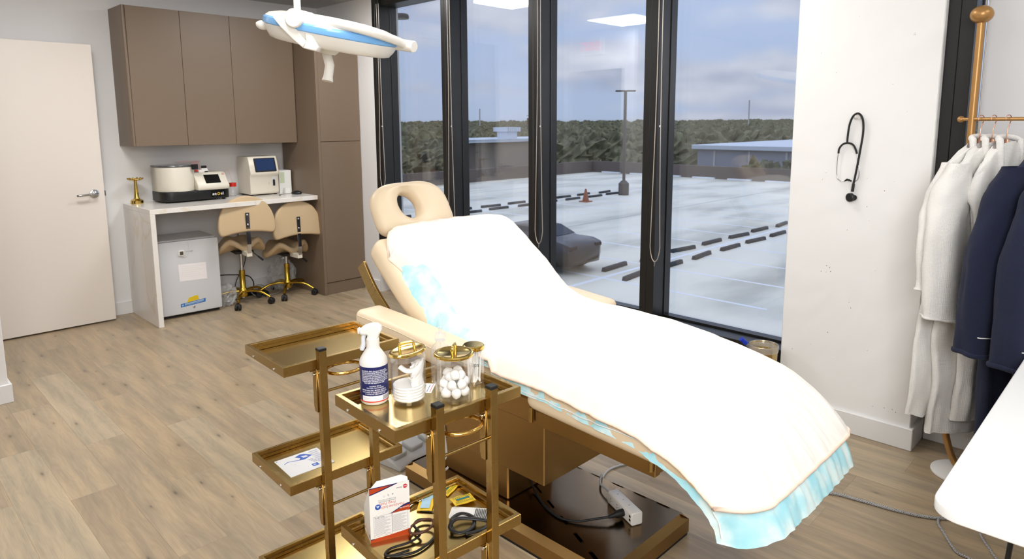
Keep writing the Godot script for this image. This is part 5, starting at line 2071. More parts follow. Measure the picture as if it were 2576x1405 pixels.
func build_cart_things():
	var s: SurfaceTool
	# white spray bottle with a navy label
	var t = thing("spray_bottle", "white trigger spray bottle with a navy label on the brass cart", "spray bottle", Vector3(0.925, UP_Y, -1.405), deg_to_rad(-45.5))
	s = S()
	var R := 0.0355
	lathe(s, [[0.0, 0.0], [R - 0.004, 0.0], [R, 0.005], [R, 0.105], [R - 0.002, 0.114], [R - 0.009, 0.126], [0.019, 0.137], [0.0165, 0.142], [0.0165, 0.148], [0.0, 0.148]], 40)
	part(t, "body", s, M["white_plastic"])
	s = S()
	# printed wrap label
	grid(s, 48, 1, func(u, v):
		var a: float = lerpf(-PI * 0.98, PI * 0.60, u) + PI / 2
		return Vector3(-cos(a) * (R + 0.0003), lerpf(0.0085, 0.1, v), sin(a) * (R + 0.0003)), false, true, 0)
	part(t, "label", s, M["spray_label"], "navy printed label")
	s = S()
	cyl(s, Vector3(0, 0.144, 0), Vector3(0, 0.166, 0), 0.0165, 24)
	part(t, "collar", s, M["white_plastic"])
	# trigger head, nozzle to the left of the picture
	s = S()
	var o := PackedVector2Array()
	for p in catmull([Vector2(-0.030, 0.190), Vector2(-0.018, 0.199), Vector2(0.0, 0.204), Vector2(0.014, 0.203), Vector2(0.022, 0.196), Vector2(0.0235, 0.186), Vector2(0.018, 0.176), Vector2(0.014, 0.166), Vector2(0.006, 0.162), Vector2(-0.010, 0.162), Vector2(-0.013, 0.168), Vector2(-0.012, 0.175), Vector2(-0.022, 0.176), Vector2(-0.030, 0.178)], 4, true):
		o.append(p)
	o.reverse()
	slab(s, o, -0.012, 0.012, 0.005, 0.005, 3, facing_z(Vector3.ZERO))
	part(t, "trigger_head", s, M["white_plastic"])
	s = S()
	cyl(s, Vector3(-0.029, 0.185, 0), Vector3(-0.037, 0.1845, 0), 0.0075, 16)
	bc(s, Vector3(-0.0335, 0.1848, 0), Vector3(0.006, 0.015, 0.015), 0.002)
	part(t, "nozzle", s, M["white_plastic"])
	s = S()
	tube(s, catmull([Vector3(-0.020, 0.178, 0), Vector3(-0.024, 0.165, 0), Vector3(-0.024, 0.150, 0), Vector3(-0.029, 0.134, 0)], 5), [0.0062, 0.0062, 0.006, 0.006, 0.006, 0.0058, 0.0056, 0.0056, 0.0056, 0.0058, 0.006, 0.0062, 0.0064, 0.0064, 0.0062, 0.005], 10)
	part(t, "trigger", s, M["trigger_grey"])
	# jars
	make_jar("gauze_jar", "clear acrylic jar of folded white gauze with tilted gold lid", Vector3(0.988, UP_Y, -1.345), 0.0445, 0.122, 0)
	make_jar("cotton_ball_jar", "clear acrylic jar of cotton balls with flat gold lid", Vector3(1.078, UP_Y, -1.271), 0.0480, 0.113, 1)
	make_jar("cotton_swab_jar", "narrow clear jar of cotton swabs marked Tips", Vector3(1.176, UP_Y, -1.304), 0.0275, 0.098, 2)
	# pump dispenser of clear plastic
	t = thing("pump_bottle", "clear plastic pump bottle behind the cotton ball jar", "bottle", Vector3(1.128, UP_Y, -1.385))
	s = S()
	lathe(s, [[0.0, 0.0], [0.026, 0.0], [0.0275, 0.003], [0.0275, 0.085], [0.022, 0.10], [0.0135, 0.108], [0.0125, 0.118], [0.0, 0.118]], 28)
	part(t, "body", s, M["clear_bottle"])
	s = S()
	lathe(s, [[0.0, 0.116], [0.015, 0.116], [0.0155, 0.118], [0.0155, 0.132], [0.014, 0.136], [0.0, 0.136]], 24)
	part(t, "collar", s, M["clear_bottle"])
	s = S()
	lathe(s, [[0.0, 0.136], [0.005, 0.136], [0.005, 0.150], [0.0088, 0.152], [0.0088, 0.172], [0.0065, 0.182], [0.0065, 0.188], [0.0, 0.189]], 20)
	part(t, "pump_head", s, M["clear_bottle"])
	s = S()
	rod(s, Vector3(0, 0.006, 0), Vector3(0, 0.118, 0), 0.002, 6)
	part(t, "dip_tube", s, M["clear_bottle"])
	# small printed card lying on the top tray
	s = S()
	bb(s, Vector3(-0.032, 0, -0.022), Vector3(0.032, 0.0008, 0.022), 0.0)
	t = thing("printed_card", "small white printed card lying between the jars", "card", Vector3(1.065, UP_Y - 0.0005, -1.375), 0.7)
	part(t, "paper", s, M["paper"])
	s = S()
	for k in 3:
		bb(s, Vector3(-0.026, 0.0008, -0.014 + k * 0.011), Vector3(0.022, 0.001, -0.0125 + k * 0.011), 0.0)
	part(t, "printed_lines", s, M["ink_blue"])
	s = S()
	bb(s, Vector3(-0.028, 0.0008, 0.016), Vector3(0.028, 0.001, 0.0175), 0.0)
	part(t, "red_line", s, M["red_plastic"])
	# carton of prep pads with its dispenser front open
	var bx := Vector3(0.9370, LOW_Y, -1.3862)
	t = thing("prep_pad_box", "white and rust-red carton of prep pads with text upside down", "carton", bx, deg_to_rad(-21.5))
	var w := 0.052
	var d := 0.036
	s = S()
	# solid outline from the side: z forward, y up
	var side := PackedVector2Array([Vector2(-d, 0.0), Vector2(d, 0.0), Vector2(d, 0.150), Vector2(d - 0.0015, 0.150), Vector2(-d, 0.068)])
	slab(s, side, -w, w, 0, 0, 1, Transform3D(Basis(Vector3.BACK, Vector3.UP, Vector3.LEFT), Vector3.ZERO))
	part(t, "carton", s, M["paper"])
	s = S()
	q4uv(s, Vector3(-w, 0.0, d + 0.0004), Vector3(w, 0.0, d + 0.0004), Vector3(w, 0.150, d + 0.0004), Vector3(-w, 0.150, d + 0.0004))
	part(t, "front_print", s, M["carton_front"], "printed front with rust and navy curves")
	s = S()
	q4uv(s, Vector3(-w - 0.0004, 0.0, -d), Vector3(-w - 0.0004, 0.0, d), Vector3(-w - 0.0004, 0.066, d), Vector3(-w - 0.0004, 0.066, -d))
	part(t, "side_print", s, M["carton_side"])
	s = S()
	slab(s, PackedVector2Array([Vector2(-0.05, 0.0), Vector2(0.05, 0.0), Vector2(0.05, 0.012), Vector2(0.035, 0.020), Vector2(-0.03, 0.016)]), 0, 0.0006, 0, 0, 1, Transform3D(Basis(Vector3.RIGHT, Vector3(0, 0.8, -0.6), Vector3(0, 0.6, 0.8)), Vector3(0, 0.146, d - 0.003)))
	part(t, "flap", s, M["paper"])
	# leaflet on the far cart's middle tray
	t = thing("instruction_leaflet", "white leaflet with a blue diagram on the far brass cart", "leaflet", Vector3(0.9680, LOW_Y, -1.8828), deg_to_rad(-4.0))
	s = S()
	q4uv(s, Vector3(-0.072, 0.0012, 0.065), Vector3(0.072, 0.0012, 0.065), Vector3(0.072, 0.0012, -0.062), Vector3(-0.072, 0.0012, -0.062))
	part(t, "printed_face", s, M["leaflet"])
	s = S()
	bb(s, Vector3(-0.072, 0.0, -0.062), Vector3(0.072, 0.0011, 0.065), 0.0)
	part(t, "sheet", s, M["paper"])
	# sachets on the near cart's middle tray
	var sach := [[1.1761, -1.4278, 0.35, 0.0012, 0, "yellow prep sachet lying flat at the tray's far corner"], [1.1132, -1.4307, -0.2, 0.0, 1, "yellow sachet with pale blue window beside the tray's back rail"], [1.0822, -1.4084, 0.75, 0.002, 1, "yellow sachet with pale blue window between carton and post"], [1.1664, -1.3475, -0.30, 0.006, 0, "yellow prep sachet lying on the hair pin card"]]
	for q in sach:
		t = thing("prep_sachet", q[5], "sachet", Vector3(q[0], LOW_Y + q[3], q[1]), q[2], "sachets on the near brass cart")
		s = S()
		grid(s, 10, 6, func(u, v):
			var x: float = (u - 0.5) * 0.064
			var z: float = (0.5 - v) * 0.042
			return Vector3(x, 0.002 + 0.0022 * sin(u * PI) * sin(v * PI) + 0.0008 * sin(u * 9.0 + v * 4.0), z), false, false, 0)
		grid(s, 10, 6, func(u, v): return Vector3((u - 0.5) * 0.064, 0.0005 + 0.0008 * sin(u * 9.0 + v * 4.0), (0.5 - v) * 0.042), true, false, 1)
		part(t, "foil", s, M["packet_yellow"])
		s = S()
		if q[4] == 0:
			grid(s, 8, 1, func(u, v): return Vector3((u - 0.5) * 0.040, 0.0053, (0.5 - v) * 0.009), false, false, 0)
			part(t, "printed_bar", s, M["packet_teal"])
			s = S()
			for k in 4:
				var zz: float = [-0.015, -0.010, 0.010, 0.015][k]
				for j in 9:
					bb(s, Vector3(-0.026 + j * 0.006, 0.0042, zz - 0.001), Vector3(-0.0216 + j * 0.006, 0.0046, zz + 0.0012), 0.0)
			part(t, "printed_lines", s, M["packet_print"])
		else:
			grid(s, 8, 4, func(u, v): return Vector3((u - 0.5) * 0.046, 0.0048 + 0.0004 * sin(u * 11.0), (0.5 - v) * 0.026), false, false, 0)
			part(t, "window", s, M["foil_blue"])
	# card of hair pins
	t = thing("hair_pin_card", "white card of black hair pins on the near brass cart", "card", Vector3(1.1422, LOW_Y, -1.2874), deg_to_rad(-52.0))
	s = S()
	slab(s, rrect(0.115, 0.058, 0.008), 0.0, 0.0012, 0, 0, 1, flat_at(Vector3.ZERO))
	part(t, "card", s, M["paper"])
	for k in 9:
		s = S()
		var x := 0.012 + k * 0.0045
		tube(s, [Vector3(x, 0.0028, -0.022), Vector3(x + 0.001, 0.0038, 0.0), Vector3(x, 0.0028, 0.024)], 0.0011, 6)
		part(t, "hair_pin", s, M["strap_black"])
	for q in [[1.0648, -1.3794, 0.95, "loose black hair pin beside the carton, nearer the sachets"], [1.0474, -1.3446, 0.75, "loose black hair pin beside the carton, nearer the straps"]]:
		s = S()
		tube(s, [Vector3(-0.022, 0.0016, 0), Vector3(0, 0.0022, 0.0012), Vector3(0.022, 0.0016, 0)], 0.0013, 6)
		tube(s, [Vector3(-0.022, 0.0016, 0), Vector3(0, 0.0022, -0.001), Vector3(0.020, 0.0016, 0)], 0.0011, 6)
		var o2 := solo("hair_pin", s, M["strap_black"], q[3], "hair pin", Vector3(q[0], LOW_Y, q[1]))
		o2.rotation.y = -q[2]
	# forceps
	t = thing("forceps", "steel forceps lying at the back of the brass cart tray", "forceps", Vector3(1.0406, LOW_Y, -1.4307), deg_to_rad(18.0))
	s = S()
	rod(s, Vector3(-0.055, 0.003, 0.002), Vector3(0.03, 0.004, -0.001), 0.0018, 8)
	rod(s, Vector3(-0.055, 0.003, -0.002), Vector3(0.03, 0.004, 0.001), 0.0018, 8)
	part(t, "blades", s, M["chrome"])
	for sg in [-1.0, 1.0]:
		s = S()
		var ring := []
		for k in 16:
			var a := TAU * k / 16.0
			ring.append(Vector3(0.042 + 0.010 * cos(a), 0.006 + 0.002 * sin(a), 0.008 * sg + 0.007 * sin(a)))
		tube(s, ring, 0.0018, 6, true)
		part(t, "finger_ring", s, M["chrome"])
	# straps: black cords with a brown loop, and a coiled head strap
	s = S()
	tube(s, catmull([Vector3(0.9244, LOW_Y + 0.004, -1.2758), Vector3(0.8857, LOW_Y + 0.004, -1.2874), Vector3(0.8712, LOW_Y + 0.004, -1.3029), Vector3(0.8954, LOW_Y + 0.004, -1.3145), Vector3(0.9438, LOW_Y + 0.006, -1.2991), Vector3(0.9796, LOW_Y + 0.010, -1.3020), Vector3(0.9893, LOW_Y + 0.012, -1.3407), Vector3(1.0183, LOW_Y + 0.010, -1.3552), Vector3(1.0416, LOW_Y + 0.008, -1.3281), Vector3(1.0280, LOW_Y + 0.006, -1.2874), Vector3(0.9825, LOW_Y + 0.005, -1.2642), Vector3(0.9341, LOW_Y + 0.004, -1.2584), Vector3(0.8954, LOW_Y + 0.004, -1.2739), Vector3(0.8760, LOW_Y + 0.004, -1.2913)], 8), 0.0036, 8, false, 0.75)
	var sc := solo("black_strap", s, M["strap_black"], "long looped black leather strap on the near brass cart", "strap")
	s = S()
	var loop := []
	for k in 28:
		var a := TAU * k / 28.0
		loop.append(Vector3(0.9970 + 0.034 * cos(a), LOW_Y + 0.016 + 0.004 * sin(a + 1.0), -1.3184 + 0.026 * sin(a)))
	tube(s, loop, 0.0034, 8, true)
	solo("brown_hair_tie", s, M["strap_brown"], "brown hair tie loop lying on the black strap", "hair tie")
	s = S()
	tube(s, catmull([Vector3(1.0503, LOW_Y + 0.005, -1.2584), Vector3(1.0745, LOW_Y + 0.014, -1.2874), Vector3(1.1084, LOW_Y + 0.016, -1.2874), Vector3(1.1248, LOW_Y + 0.010, -1.2584), Vector3(1.0987, LOW_Y + 0.006, -1.2313), Vector3(1.0600, LOW_Y + 0.006, -1.2342), Vector3(1.0474, LOW_Y + 0.012, -1.2632), Vector3(1.0793, LOW_Y + 0.02, -1.2729), Vector3(1.1277, LOW_Y + 0.012, -1.2371), Vector3(1.1422, LOW_Y + 0.006, -1.2177), Vector3(1.1132, LOW_Y + 0.005, -1.2052), Vector3(1.0648, LOW_Y + 0.006, -1.2216)], 8), 0.0055, 8, false, 0.6)
	solo("black_headband", s, M["strap_black"], "coiled black headband strap beside the hair pin card", "headband")

func make_jar(called: String, label: String, at: Vector3, r: float, h: float, kind: int):
	var t = thing(called, label, "jar", at, 0.0, "acrylic jars on the brass cart")
	var s := S()
	var w := 0.0022
	lathe(s, [[0.0, 0.0], [r - 0.002, 0.0], [r, 0.002], [r, h], [r - w, h], [r - w, 0.007], [0.0, 0.007]], 40)
	part(t, "glass", s, M["jar_glass"])
	# lid
	var tilt := Basis()
	var lift := h + 0.001
	if kind == 0:
		tilt = Basis(Vector3(-0.713, 0, 0.70).normalized(), deg_to_rad(9.0))
		lift = h + 0.004
	var xf := Transform3D(tilt, Vector3(0, lift, 0))
	s = S()
	if kind < 2:
		lathe(s, [[0.0, 0.0], [r + 0.001, 0.0], [r + 0.0035, 0.0025], [r + 0.0035, 0.0055], [r + 0.001, 0.0085], [r - 0.004, 0.0092], [r - 0.009, 0.0078], [0.0, 0.0074]], 44, xf)
		var lid := part(t, "lid", s, M["gold"])
		s = S()
		var hb := Basis(Vector3.UP, deg_to_rad(-38.0) if kind == 0 else deg_to_rad(38.0))
		tube(s, catmull([Vector3(-0.0185, 0.007, 0), Vector3(-0.0185, 0.020, 0), Vector3(-0.0165, 0.0245, 0), Vector3(-0.012, 0.026, 0), Vector3(0.012, 0.026, 0), Vector3(0.0165, 0.0245, 0), Vector3(0.0185, 0.020, 0), Vector3(0.0185, 0.007, 0)].map(func(v): return xf * (hb * v)), 4), 0.0036, 10)
		part(lid, "handle", s, M["gold"])
		s = S()
		lathe(s, [[r - w - 0.003, -0.016], [r - w - 0.0006, -0.016], [r - w - 0.0006, 0.0], [r - w - 0.003, 0.0], [r - w - 0.003, -0.016]], 36, xf)
		part(lid, "seal", s, M["clear_plastic"])
	else:
		lathe(s, [[0.0, 0.0], [r + 0.001, 0.0], [r + 0.002, 0.002], [r + 0.002, 0.010], [r - 0.001, 0.0125], [0.0, 0.0125]], 32, xf)
		part(t, "lid", s, M["gold"])
	if kind == 0:
		# pads and folded gauze standing in the jar
		var n := FastNoiseLite.new()
		n.seed = 2
		n.frequency = 22.0
		s = S()
		for k in 5:
			var y0 := 0.008 + k * 0.0075
			lathe(s, [[0.0, y0], [r - 0.006, y0], [r - 0.0045, y0 + 0.002], [r - 0.0045, y0 + 0.005], [r - 0.006, y0 + 0.007], [0.0, y0 + 0.007]], 30)
		part(t, "cotton_pads", s, M["cotton"])
		s = S()
		grid(s, 18, 22, func(u, v):
			var a: float = lerpf(0.25, 2.75, u) + 0.9
			var rr: float = (r - 0.007) * (1.0 - 0.05 * sin(v * 6.0))
			var y: float = lerpf(0.046, 0.112 - 0.028 * pow(absf(u - 0.45) * 2.0, 2.0), v)
			return Vector3(-cos(a) * rr, y, sin(a) * rr) + Vector3(n.get_noise_2d(u, v), 0, n.get_noise_2d(v, u)) * 0.004, false, false, 0)
		grid(s, 18, 22, func(u, v):
			var a: float = lerpf(0.25, 2.75, u) + 0.9
			var rr: float = (r - 0.016) * (1.0 - 0.3 * v)
			var y: float = lerpf(0.046, 0.104 - 0.02 * absf(u - 0.45), v)
			return Vector3(-cos(a) * rr, y, sin(a) * rr), true, false, 0)
		part(t, "gauze", s, M["cotton"])
		s = S()
		tube(s, catmull([Vector3(-0.030, 0.098, 0.006), Vector3(-0.020, 0.088, 0.022), Vector3(0.0, 0.090, 0.030), Vector3(0.018, 0.102, 0.020), Vector3(0.028, 0.088, 0.010), Vector3(0.034, 0.094, -0.004)], 6), 0.009, 10, false, 0.6)
		part(t, "gauze_roll", s, M["cotton"])
	elif kind == 1:
		var rr := RandomNumberGenerator.new()
		rr.seed = 3
		var n := FastNoiseLite.new()
		n.seed = 8
		n.frequency = 60.0
		var spots := []
		for lay in 3:
			var cnt: int = [6, 6, 4][lay]
			for k in cnt:
				var a := TAU * (k + 0.4 * lay) / cnt
				var rad: float = [0.028, 0.0265, 0.019][lay]
				spots.append(Vector3(cos(a) * rad, 0.0215 + lay * 0.0215, sin(a) * rad))
		spots.append(Vector3(0, 0.022, 0))
		spots.append(Vector3(-0.014, 0.070, 0.020))
		for p in spots:
			s = S()
			grid(s, 14, 8, func(u, v):
				var th: float = u * TAU
				var ph: float = (v - 0.5) * PI
				var d := Vector3(cos(th) * cos(ph), sin(ph), -sin(th) * cos(ph))
				return p + d * 0.0132 * (1.0 + 0.28 * n.get_noise_3dv(p + d * 0.013)), false, false, 0)
			part(t, "cotton_ball", s, M["cotton"])
	else:
		var rr := RandomNumberGenerator.new()
		rr.seed = 6
		for k in 26:
			var a := TAU * rr.randf()
			var q := sqrt(rr.randf()) * 0.018
			var foot := Vector3(cos(a) * q, 0.012, sin(a) * q)
			var top := foot + Vector3(rr.randf_range(-0.004, 0.004), 0.076, rr.randf_range(-0.004, 0.004))
			s = S()
			rod(s, foot, top, 0.0011, 6)
			ball(s, top, Vector3(0.0024, 0.0065, 0.0024), 8)
			ball(s, foot, Vector3(0.0024, 0.0055, 0.0024), 8)
			part(t, "cotton_swab", s, M["cotton"])
		var tm = letters(t, "jar_letters", "Tips", Vector3(-0.0175, 0.062, 0.0222), 0.013, M["black_plastic"], Basis(Vector3.UP, deg_to_rad(-40.0)), false, 0.0003)

# ------------------------------------------------------------------ ceiling-mounted examination lamp
func build_exam_lamp():
	var at := Vector3(1.4685, 1.864, -2.396)
	var t = thing("examination_lamp", "white and blue swivel examination lamp hanging from the ceiling", "lamp", at, deg_to_rad(-45.5))
	# x, y, how far towards the room: measured across the lamp in thousandths of its own scale
	var away := 2.65
	var ps := sin(deg_to_rad(-8.42))
	var pc := cos(deg_to_rad(-8.42))
	var raw := func(x: float, y: float, z: float) -> Vector3:
		var dd := away - z
		var cy := -(y - 560.0) / 1697.0 * dd
		return Vector3((x - 1288.0) / 1697.0 * dd, cy * pc + dd * ps, cy * ps - dd * pc)
	var zero: Vector3 = raw.call(850.0, 95.0, 0.0)
	var L := func(x: float, y: float, z: float) -> Vector3: return raw.call(x, y, z) - zero
	var s := S()
	var b := Basis(Vector3.BACK, deg_to_rad(-11.3)) * Basis(Vector3.RIGHT, deg_to_rad(6.0))
	var hx := Transform3D(b, L.call(836, 88, 0.0))
	var RR := 0.258
	lathe(s, [[0.0, -0.050], [0.212, -0.050], [0.228, -0.045], [0.242, -0.026], [RR - 0.005, -0.004], [RR - 0.004, 0.000]], 56, hx)
	part(t, "lamp_housing", s, M["lamp_white"])
	s = S()
	lathe(s, [[RR - 0.005, -0.001], [RR + 0.001, 0.003], [RR + 0.003, 0.014], [RR + 0.002, 0.024], [RR - 0.004, 0.030]], 56, hx)
	part(t, "blue_ring", s, M["blue_band"])
	s = S()
	lathe(s, [[RR - 0.004, 0.029], [0.240, 0.042], [0.20, 0.054], [0.13, 0.062], [0.07, 0.065], [0.0, 0.066]], 56, hx)
	part(t, "dome", s, M["lamp_white"])
	s = S()
	ball(s, hx * Vector3(-0.262, -0.014, 0.03), Vector3(0.028, 0.018, 0.02), 14, b)
	part(t, "end_knob", s, M["lamp_white"])
	# grip below
	s = S()
	lathe(s, [[0.0, -0.072], [0.034, -0.072], [0.044, -0.062], [0.050, -0.050], [0.0, -0.050]], 28, hx * Transform3D(Basis(), Vector3(0, 0, 0.05)))
	part(t, "grip_flange", s, M["lamp_cream"])
	s = S()
	tube(s, [hx * Vector3(0, -0.070, 0.05), L.call(829, 165, 0.04), L.call(825, 192, 0.04), L.call(823, 204, 0.04)], [0.0175, 0.018, 0.018, 0.022], 18)
	part(t, "grip", s, M["lamp_white"])
	# ceiling pole, joint and forked bracket
	var pole: Vector3 = L.call(748, 20, 0.20)
	s = S()
	rod(s, Vector3(pole.x, L.call(748, 34, 0.20).y, pole.z), Vector3(pole.x, CEIL - at.y, pole.z), 0.0125, 18)
	part(t, "ceiling_pole", s, M["lamp_white"])
	s = S()
	lathe(s, [[0.0, -0.03], [0.055, -0.03], [0.06, -0.025], [0.06, 0.0], [0.0, 0.0]], 24, Transform3D(Basis(), Vector3(pole.x, CEIL - at.y, pole.z)))
	part(t, "ceiling_rose", s, M["lamp_white"])
	s = S()
	cyl(s, L.call(737, 45, 0.27), L.call(780, 55, 0.14), 0.0335, 26, 0.004)
	part(t, "swivel_joint", s, M["lamp_white"])
	s = S()
	var plane: float = L.call(745, 80, 0.245).z
	for pts in [[[698, 33], [687, 43], [707, 70], [735, 99], [760, 120], [769, 103], [750, 80], [738, 60], [718, 44]], [[777, 64], [764, 66], [766, 85], [768, 103], [760, 120], [793, 128], [800, 117], [781, 82]]]:
		var o := PackedVector2Array()
		for p in pts:
			var v: Vector3 = L.call(p[0], p[1], 0.245)
			o.append(Vector2(v.x, v.y))
		if Geometry2D.is_polygon_clockwise(o):
			o.reverse()
		slab(s, o, plane - 0.05, plane, 0.002, 0.004, 2, facing_z(Vector3.ZERO))
	part(t, "bracket", s, M["lamp_white"])
	s = S()
	tube(s, catmull([L.call(778, 50, 0.20), L.call(800, 52, 0.21), L.call(853, 61, 0.23), L.call(931, 81, 0.20), L.call(985, 99, 0.11), L.call(1012, 110, 0.04), L.call(1026, 117, 0.01)], 6), 0.0165, 16)
	part(t, "yoke_arm", s, M["lamp_white"])
	s = S()
	cyl(s, L.call(985, 110, -0.02), L.call(1042, 119, 0.035), 0.0225, 24, 0.003)
	part(t, "yoke_cap", s, M["lamp_white"])
	s = S()
	cyl(s, L.call(978, 107, -0.03), L.call(996, 112, -0.012), 0.0262, 24, 0.003)
	part(t, "blue_sleeve", s, M["blue_band"])
	for x in [775.0, 784.0]:
		s = S()
		ball(s, L.call(x, 45.0, 0.20), Vector3(0.002, 0.004, 0.002), 8)
		part(t, "screw", s, M["grey_plastic"])

# ------------------------------------------------------------------ stethoscope on the column
func build_column_things():
	var s: SurfaceTool
	var P := func(x: float, y: float, off: float) -> Vector3: return Vector3(3.4265 - off, 1.556 - (y - 290.0) * 0.001865, -1.087 + (x - 2157.0) * 0.00176)
	var t = placed("adhesive_hook", "small white adhesive hook on the painted column", "hook", P.call(2156, 293, 0.0))
	s = S()
	slab(s, rrect(0.030, 0.022, 0.004), 0.0, 0.004, 0.0, 0.001, 2, facing_x_minus(P.call(2156, 293, 0.0)))
	part(t, "plate", s, M["white_plastic"])
	s = S()
	tube(s, catmull([P.call(2156, 297, 0.004), P.call(2156, 296, 0.020), P.call(2156, 290, 0.022)], 4), 0.004, 8)
	part(t, "prong", s, M["white_plastic"])
	O = Vector3.ZERO
	t = placed("stethoscope", "black stethoscope hanging from a hook on the column", "stethoscope", P.call(2157, 400, 0.0))
	s = S()
	tube(s, catmull([P.call(2137, 358, 0.010), P.call(2137, 345, 0.010), P.call(2139, 320, 0.011), P.call(2143, 303, 0.013), P.call(2150, 290, 0.016), P.call(2160, 285, 0.016), P.call(2169, 292, 0.014), P.call(2174, 308, 0.012), P.call(2175, 335, 0.010), P.call(2172, 370, 0.012), P.call(2167, 415, 0.013), P.call(2161, 455, 0.010), P.call(2158, 470, 0.009)], 6), 0.0048, 10)
	part(t, "tubing", s, M["black_rubber"])
	s = S()
	tube(s, catmull([P.call(2116, 386, 0.008), P.call(2117, 374, 0.008), P.call(2125, 363, 0.008), P.call(2137, 359, 0.009), P.call(2150, 362, 0.009), P.call(2158, 372, 0.009), P.call(2163, 386, 0.009)], 6), 0.0044, 10)
	part(t, "yoke", s, M["black_rubber"])
	for w in [[[2116, 384], [2114, 405], [2115, 440], [2119, 452], [2128, 457], [2137, 456]], [[2163, 384], [2166, 405], [2171, 425], [2172, 440], [2168, 452], [2160, 456], [2153, 455]]]:
		s = S()
		var pts := []
		for p in w:
			pts.append(P.call(p[0], p[1], 0.007))
		tube(s, catmull(pts, 6), 0.0022, 8)
		part(t, "ear_tube", s, M["chrome"])
	for q in [[2136, 456, 2143, 452], [2154, 455, 2147, 453]]:
		s = S()
		tube(s, [P.call(q[0], q[1], 0.007), P.call(q[2], q[3], 0.009), P.call(q[2] * 2.0 - q[0] * 1.0 - (q[2] - q[0]) * 0.6, q[3], 0.009)], [0.003, 0.0055, 0.003], 10)
		part(t, "ear_tip", s, M["black_rubber"])
	s = S()
	tube(s, [P.call(2160, 462, 0.009), P.call(2158, 482, 0.009)], 0.0068, 12)
	part(t, "stem", s, M["black_plastic"])
	s = S()
	var c: Vector3 = P.call(2154, 497, 0.004)
	cyl(s, c + Vector3(0.002, 0, 0.003), c + Vector3(-0.014, 0, -0.004), 0.021, 26, 0.003)
	cyl(s, c + Vector3(0.001, 0, 0.010), c + Vector3(-0.010, -0.001, 0.019), 0.014, 22, 0.003)
	part(t, "chest_piece", s, M["black_plastic"])
	O = Vector3.ZERO

# ------------------------------------------------------------------ clothes rack and robes
func build_robes():
	var s: SurfaceTool
	var foot := Vector3(3.36, 0, -0.6205)
	var d := Vector3(-0.45, 0, 0.893)      # along the rail
	var e := Vector3(0.893, 0, 0.45)       # across, towards the window
	var ry := 1.535
	var t = placed("clothes_rack", "gold clothes rack with ball finials on round white feet", "clothes rack", foot)
	s = S()
	tube(s, catmull([foot + Vector3(0, 1.93, 0), foot + Vector3(0, 1.2, 0), foot + Vector3(0, 0.35, 0), foot + Vector3(0, 0.24, 0), foot + Vector3(0.0, 0.15, 0.012), foot + Vector3(-0.01, 0.06, 0.045), foot + Vector3(-0.02, 0.012, 0.085)], 8), 0.0145, 16)
	part(t, "post", s, M["rack_gold"])
	s = S()
	ball(s, foot + Vector3(0, 1.955, 0), Vector3(0.042, 0.036, 0.042), 24)
	part(t, "finial", s, M["rack_gold"])
	s = S()
	var a: Vector3 = foot + Vector3(0, ry, 0) - d * 0.05
	rod(s, a, foot + Vector3(0, ry, 0) + d * 1.55, 0.0075, 12)
	ball(s, a, Vector3(0.014, 0.014, 0.014), 16)
	part(t, "rail", s, M["rack_gold"])
	s = S()
	lathe(s, [[0.0, 0.0], [0.115, 0.0], [0.12, 0.003], [0.12, 0.009], [0.116, 0.012], [0.0, 0.013]], 40, Transform3D(Basis(), foot + Vector3(-0.022, 0, 0.09)))
	part(t, "foot", s, M["white_plastic"], "round white foot")
	var f2 := foot + d * 1.5
	s = S()
	tube(s, [f2 + Vector3(0, 1.93, 0), f2 + Vector3(0, 0.012, 0)], 0.0145, 14)
	part(t, "post", s, M["rack_gold"])
	s = S()
	lathe(s, [[0.0, 0.0], [0.115, 0.0], [0.12, 0.003], [0.12, 0.009], [0.116, 0.012], [0.0, 0.013]], 40, Transform3D(Basis(), f2))
	part(t, "foot", s, M["white_plastic"])
	O = Vector3.ZERO
	var at := func(q: float) -> Vector3: return foot + Vector3(0, ry, 0) + d * q
	# white waffle robes, furthest first, then the navy plush ones
	make_robe("white_robe", "white waffle robe hanging closest to the rack's gold post", at.call(0.040), e, d, {"short": "white robe closest to the gold post", "mat": "robe_white", "half": 0.20, "hem": 0.30, "wide": 0.275, "thick": 0.040, "sleeve": 0.50, "out": 0.09, "seed": 1, "sr": 0.068}, "white waffle robes on the rack")
	make_robe("white_robe", "white waffle robe with a wide near sleeve in front of its twin", at.call(0.092), e, d, {"short": "white robe with the wide near sleeve", "mat": "robe_white", "half": 0.215, "hem": 0.235, "wide": 0.215, "thick": 0.045, "sleeve": 0.60, "out": 0.075, "seed": 2, "sr": 0.088}, "white waffle robes on the rack")
	make_robe("white_robe", "white waffle robe squeezed between the other white robe and navy robe", at.call(0.150), e, d, {"short": "white robe squeezed against the navy robe", "mat": "robe_white", "half": 0.15, "hem": 0.30, "wide": 0.15, "thick": 0.030, "sleeve": 0.42, "out": 0.0, "seed": 3, "sr": 0.045}, "white waffle robes on the rack")
	make_robe("navy_robe", "navy plush robe with white piped cuff on the rack", at.call(0.325), e, d, {"short": "navy robe next to the white robes", "mat": "robe_navy", "half": 0.235, "hem": 0.06, "wide": 0.25, "thick": 0.055, "sleeve": 0.66, "out": 0.14, "seed": 4, "sr": 0.098, "cuff": true}, "navy plush robes on the rack")
	make_robe("navy_robe", "navy plush robe with white collar trim nearest the white table", at.call(0.455), e, d, {"short": "navy robe with white collar trim", "mat": "robe_navy", "half": 0.24, "hem": 0.05, "wide": 0.27, "thick": 0.060, "sleeve": 0.67, "out": 0.13, "seed": 5, "sr": 0.098, "cuff": true, "collar": true}, "navy plush robes on the rack")

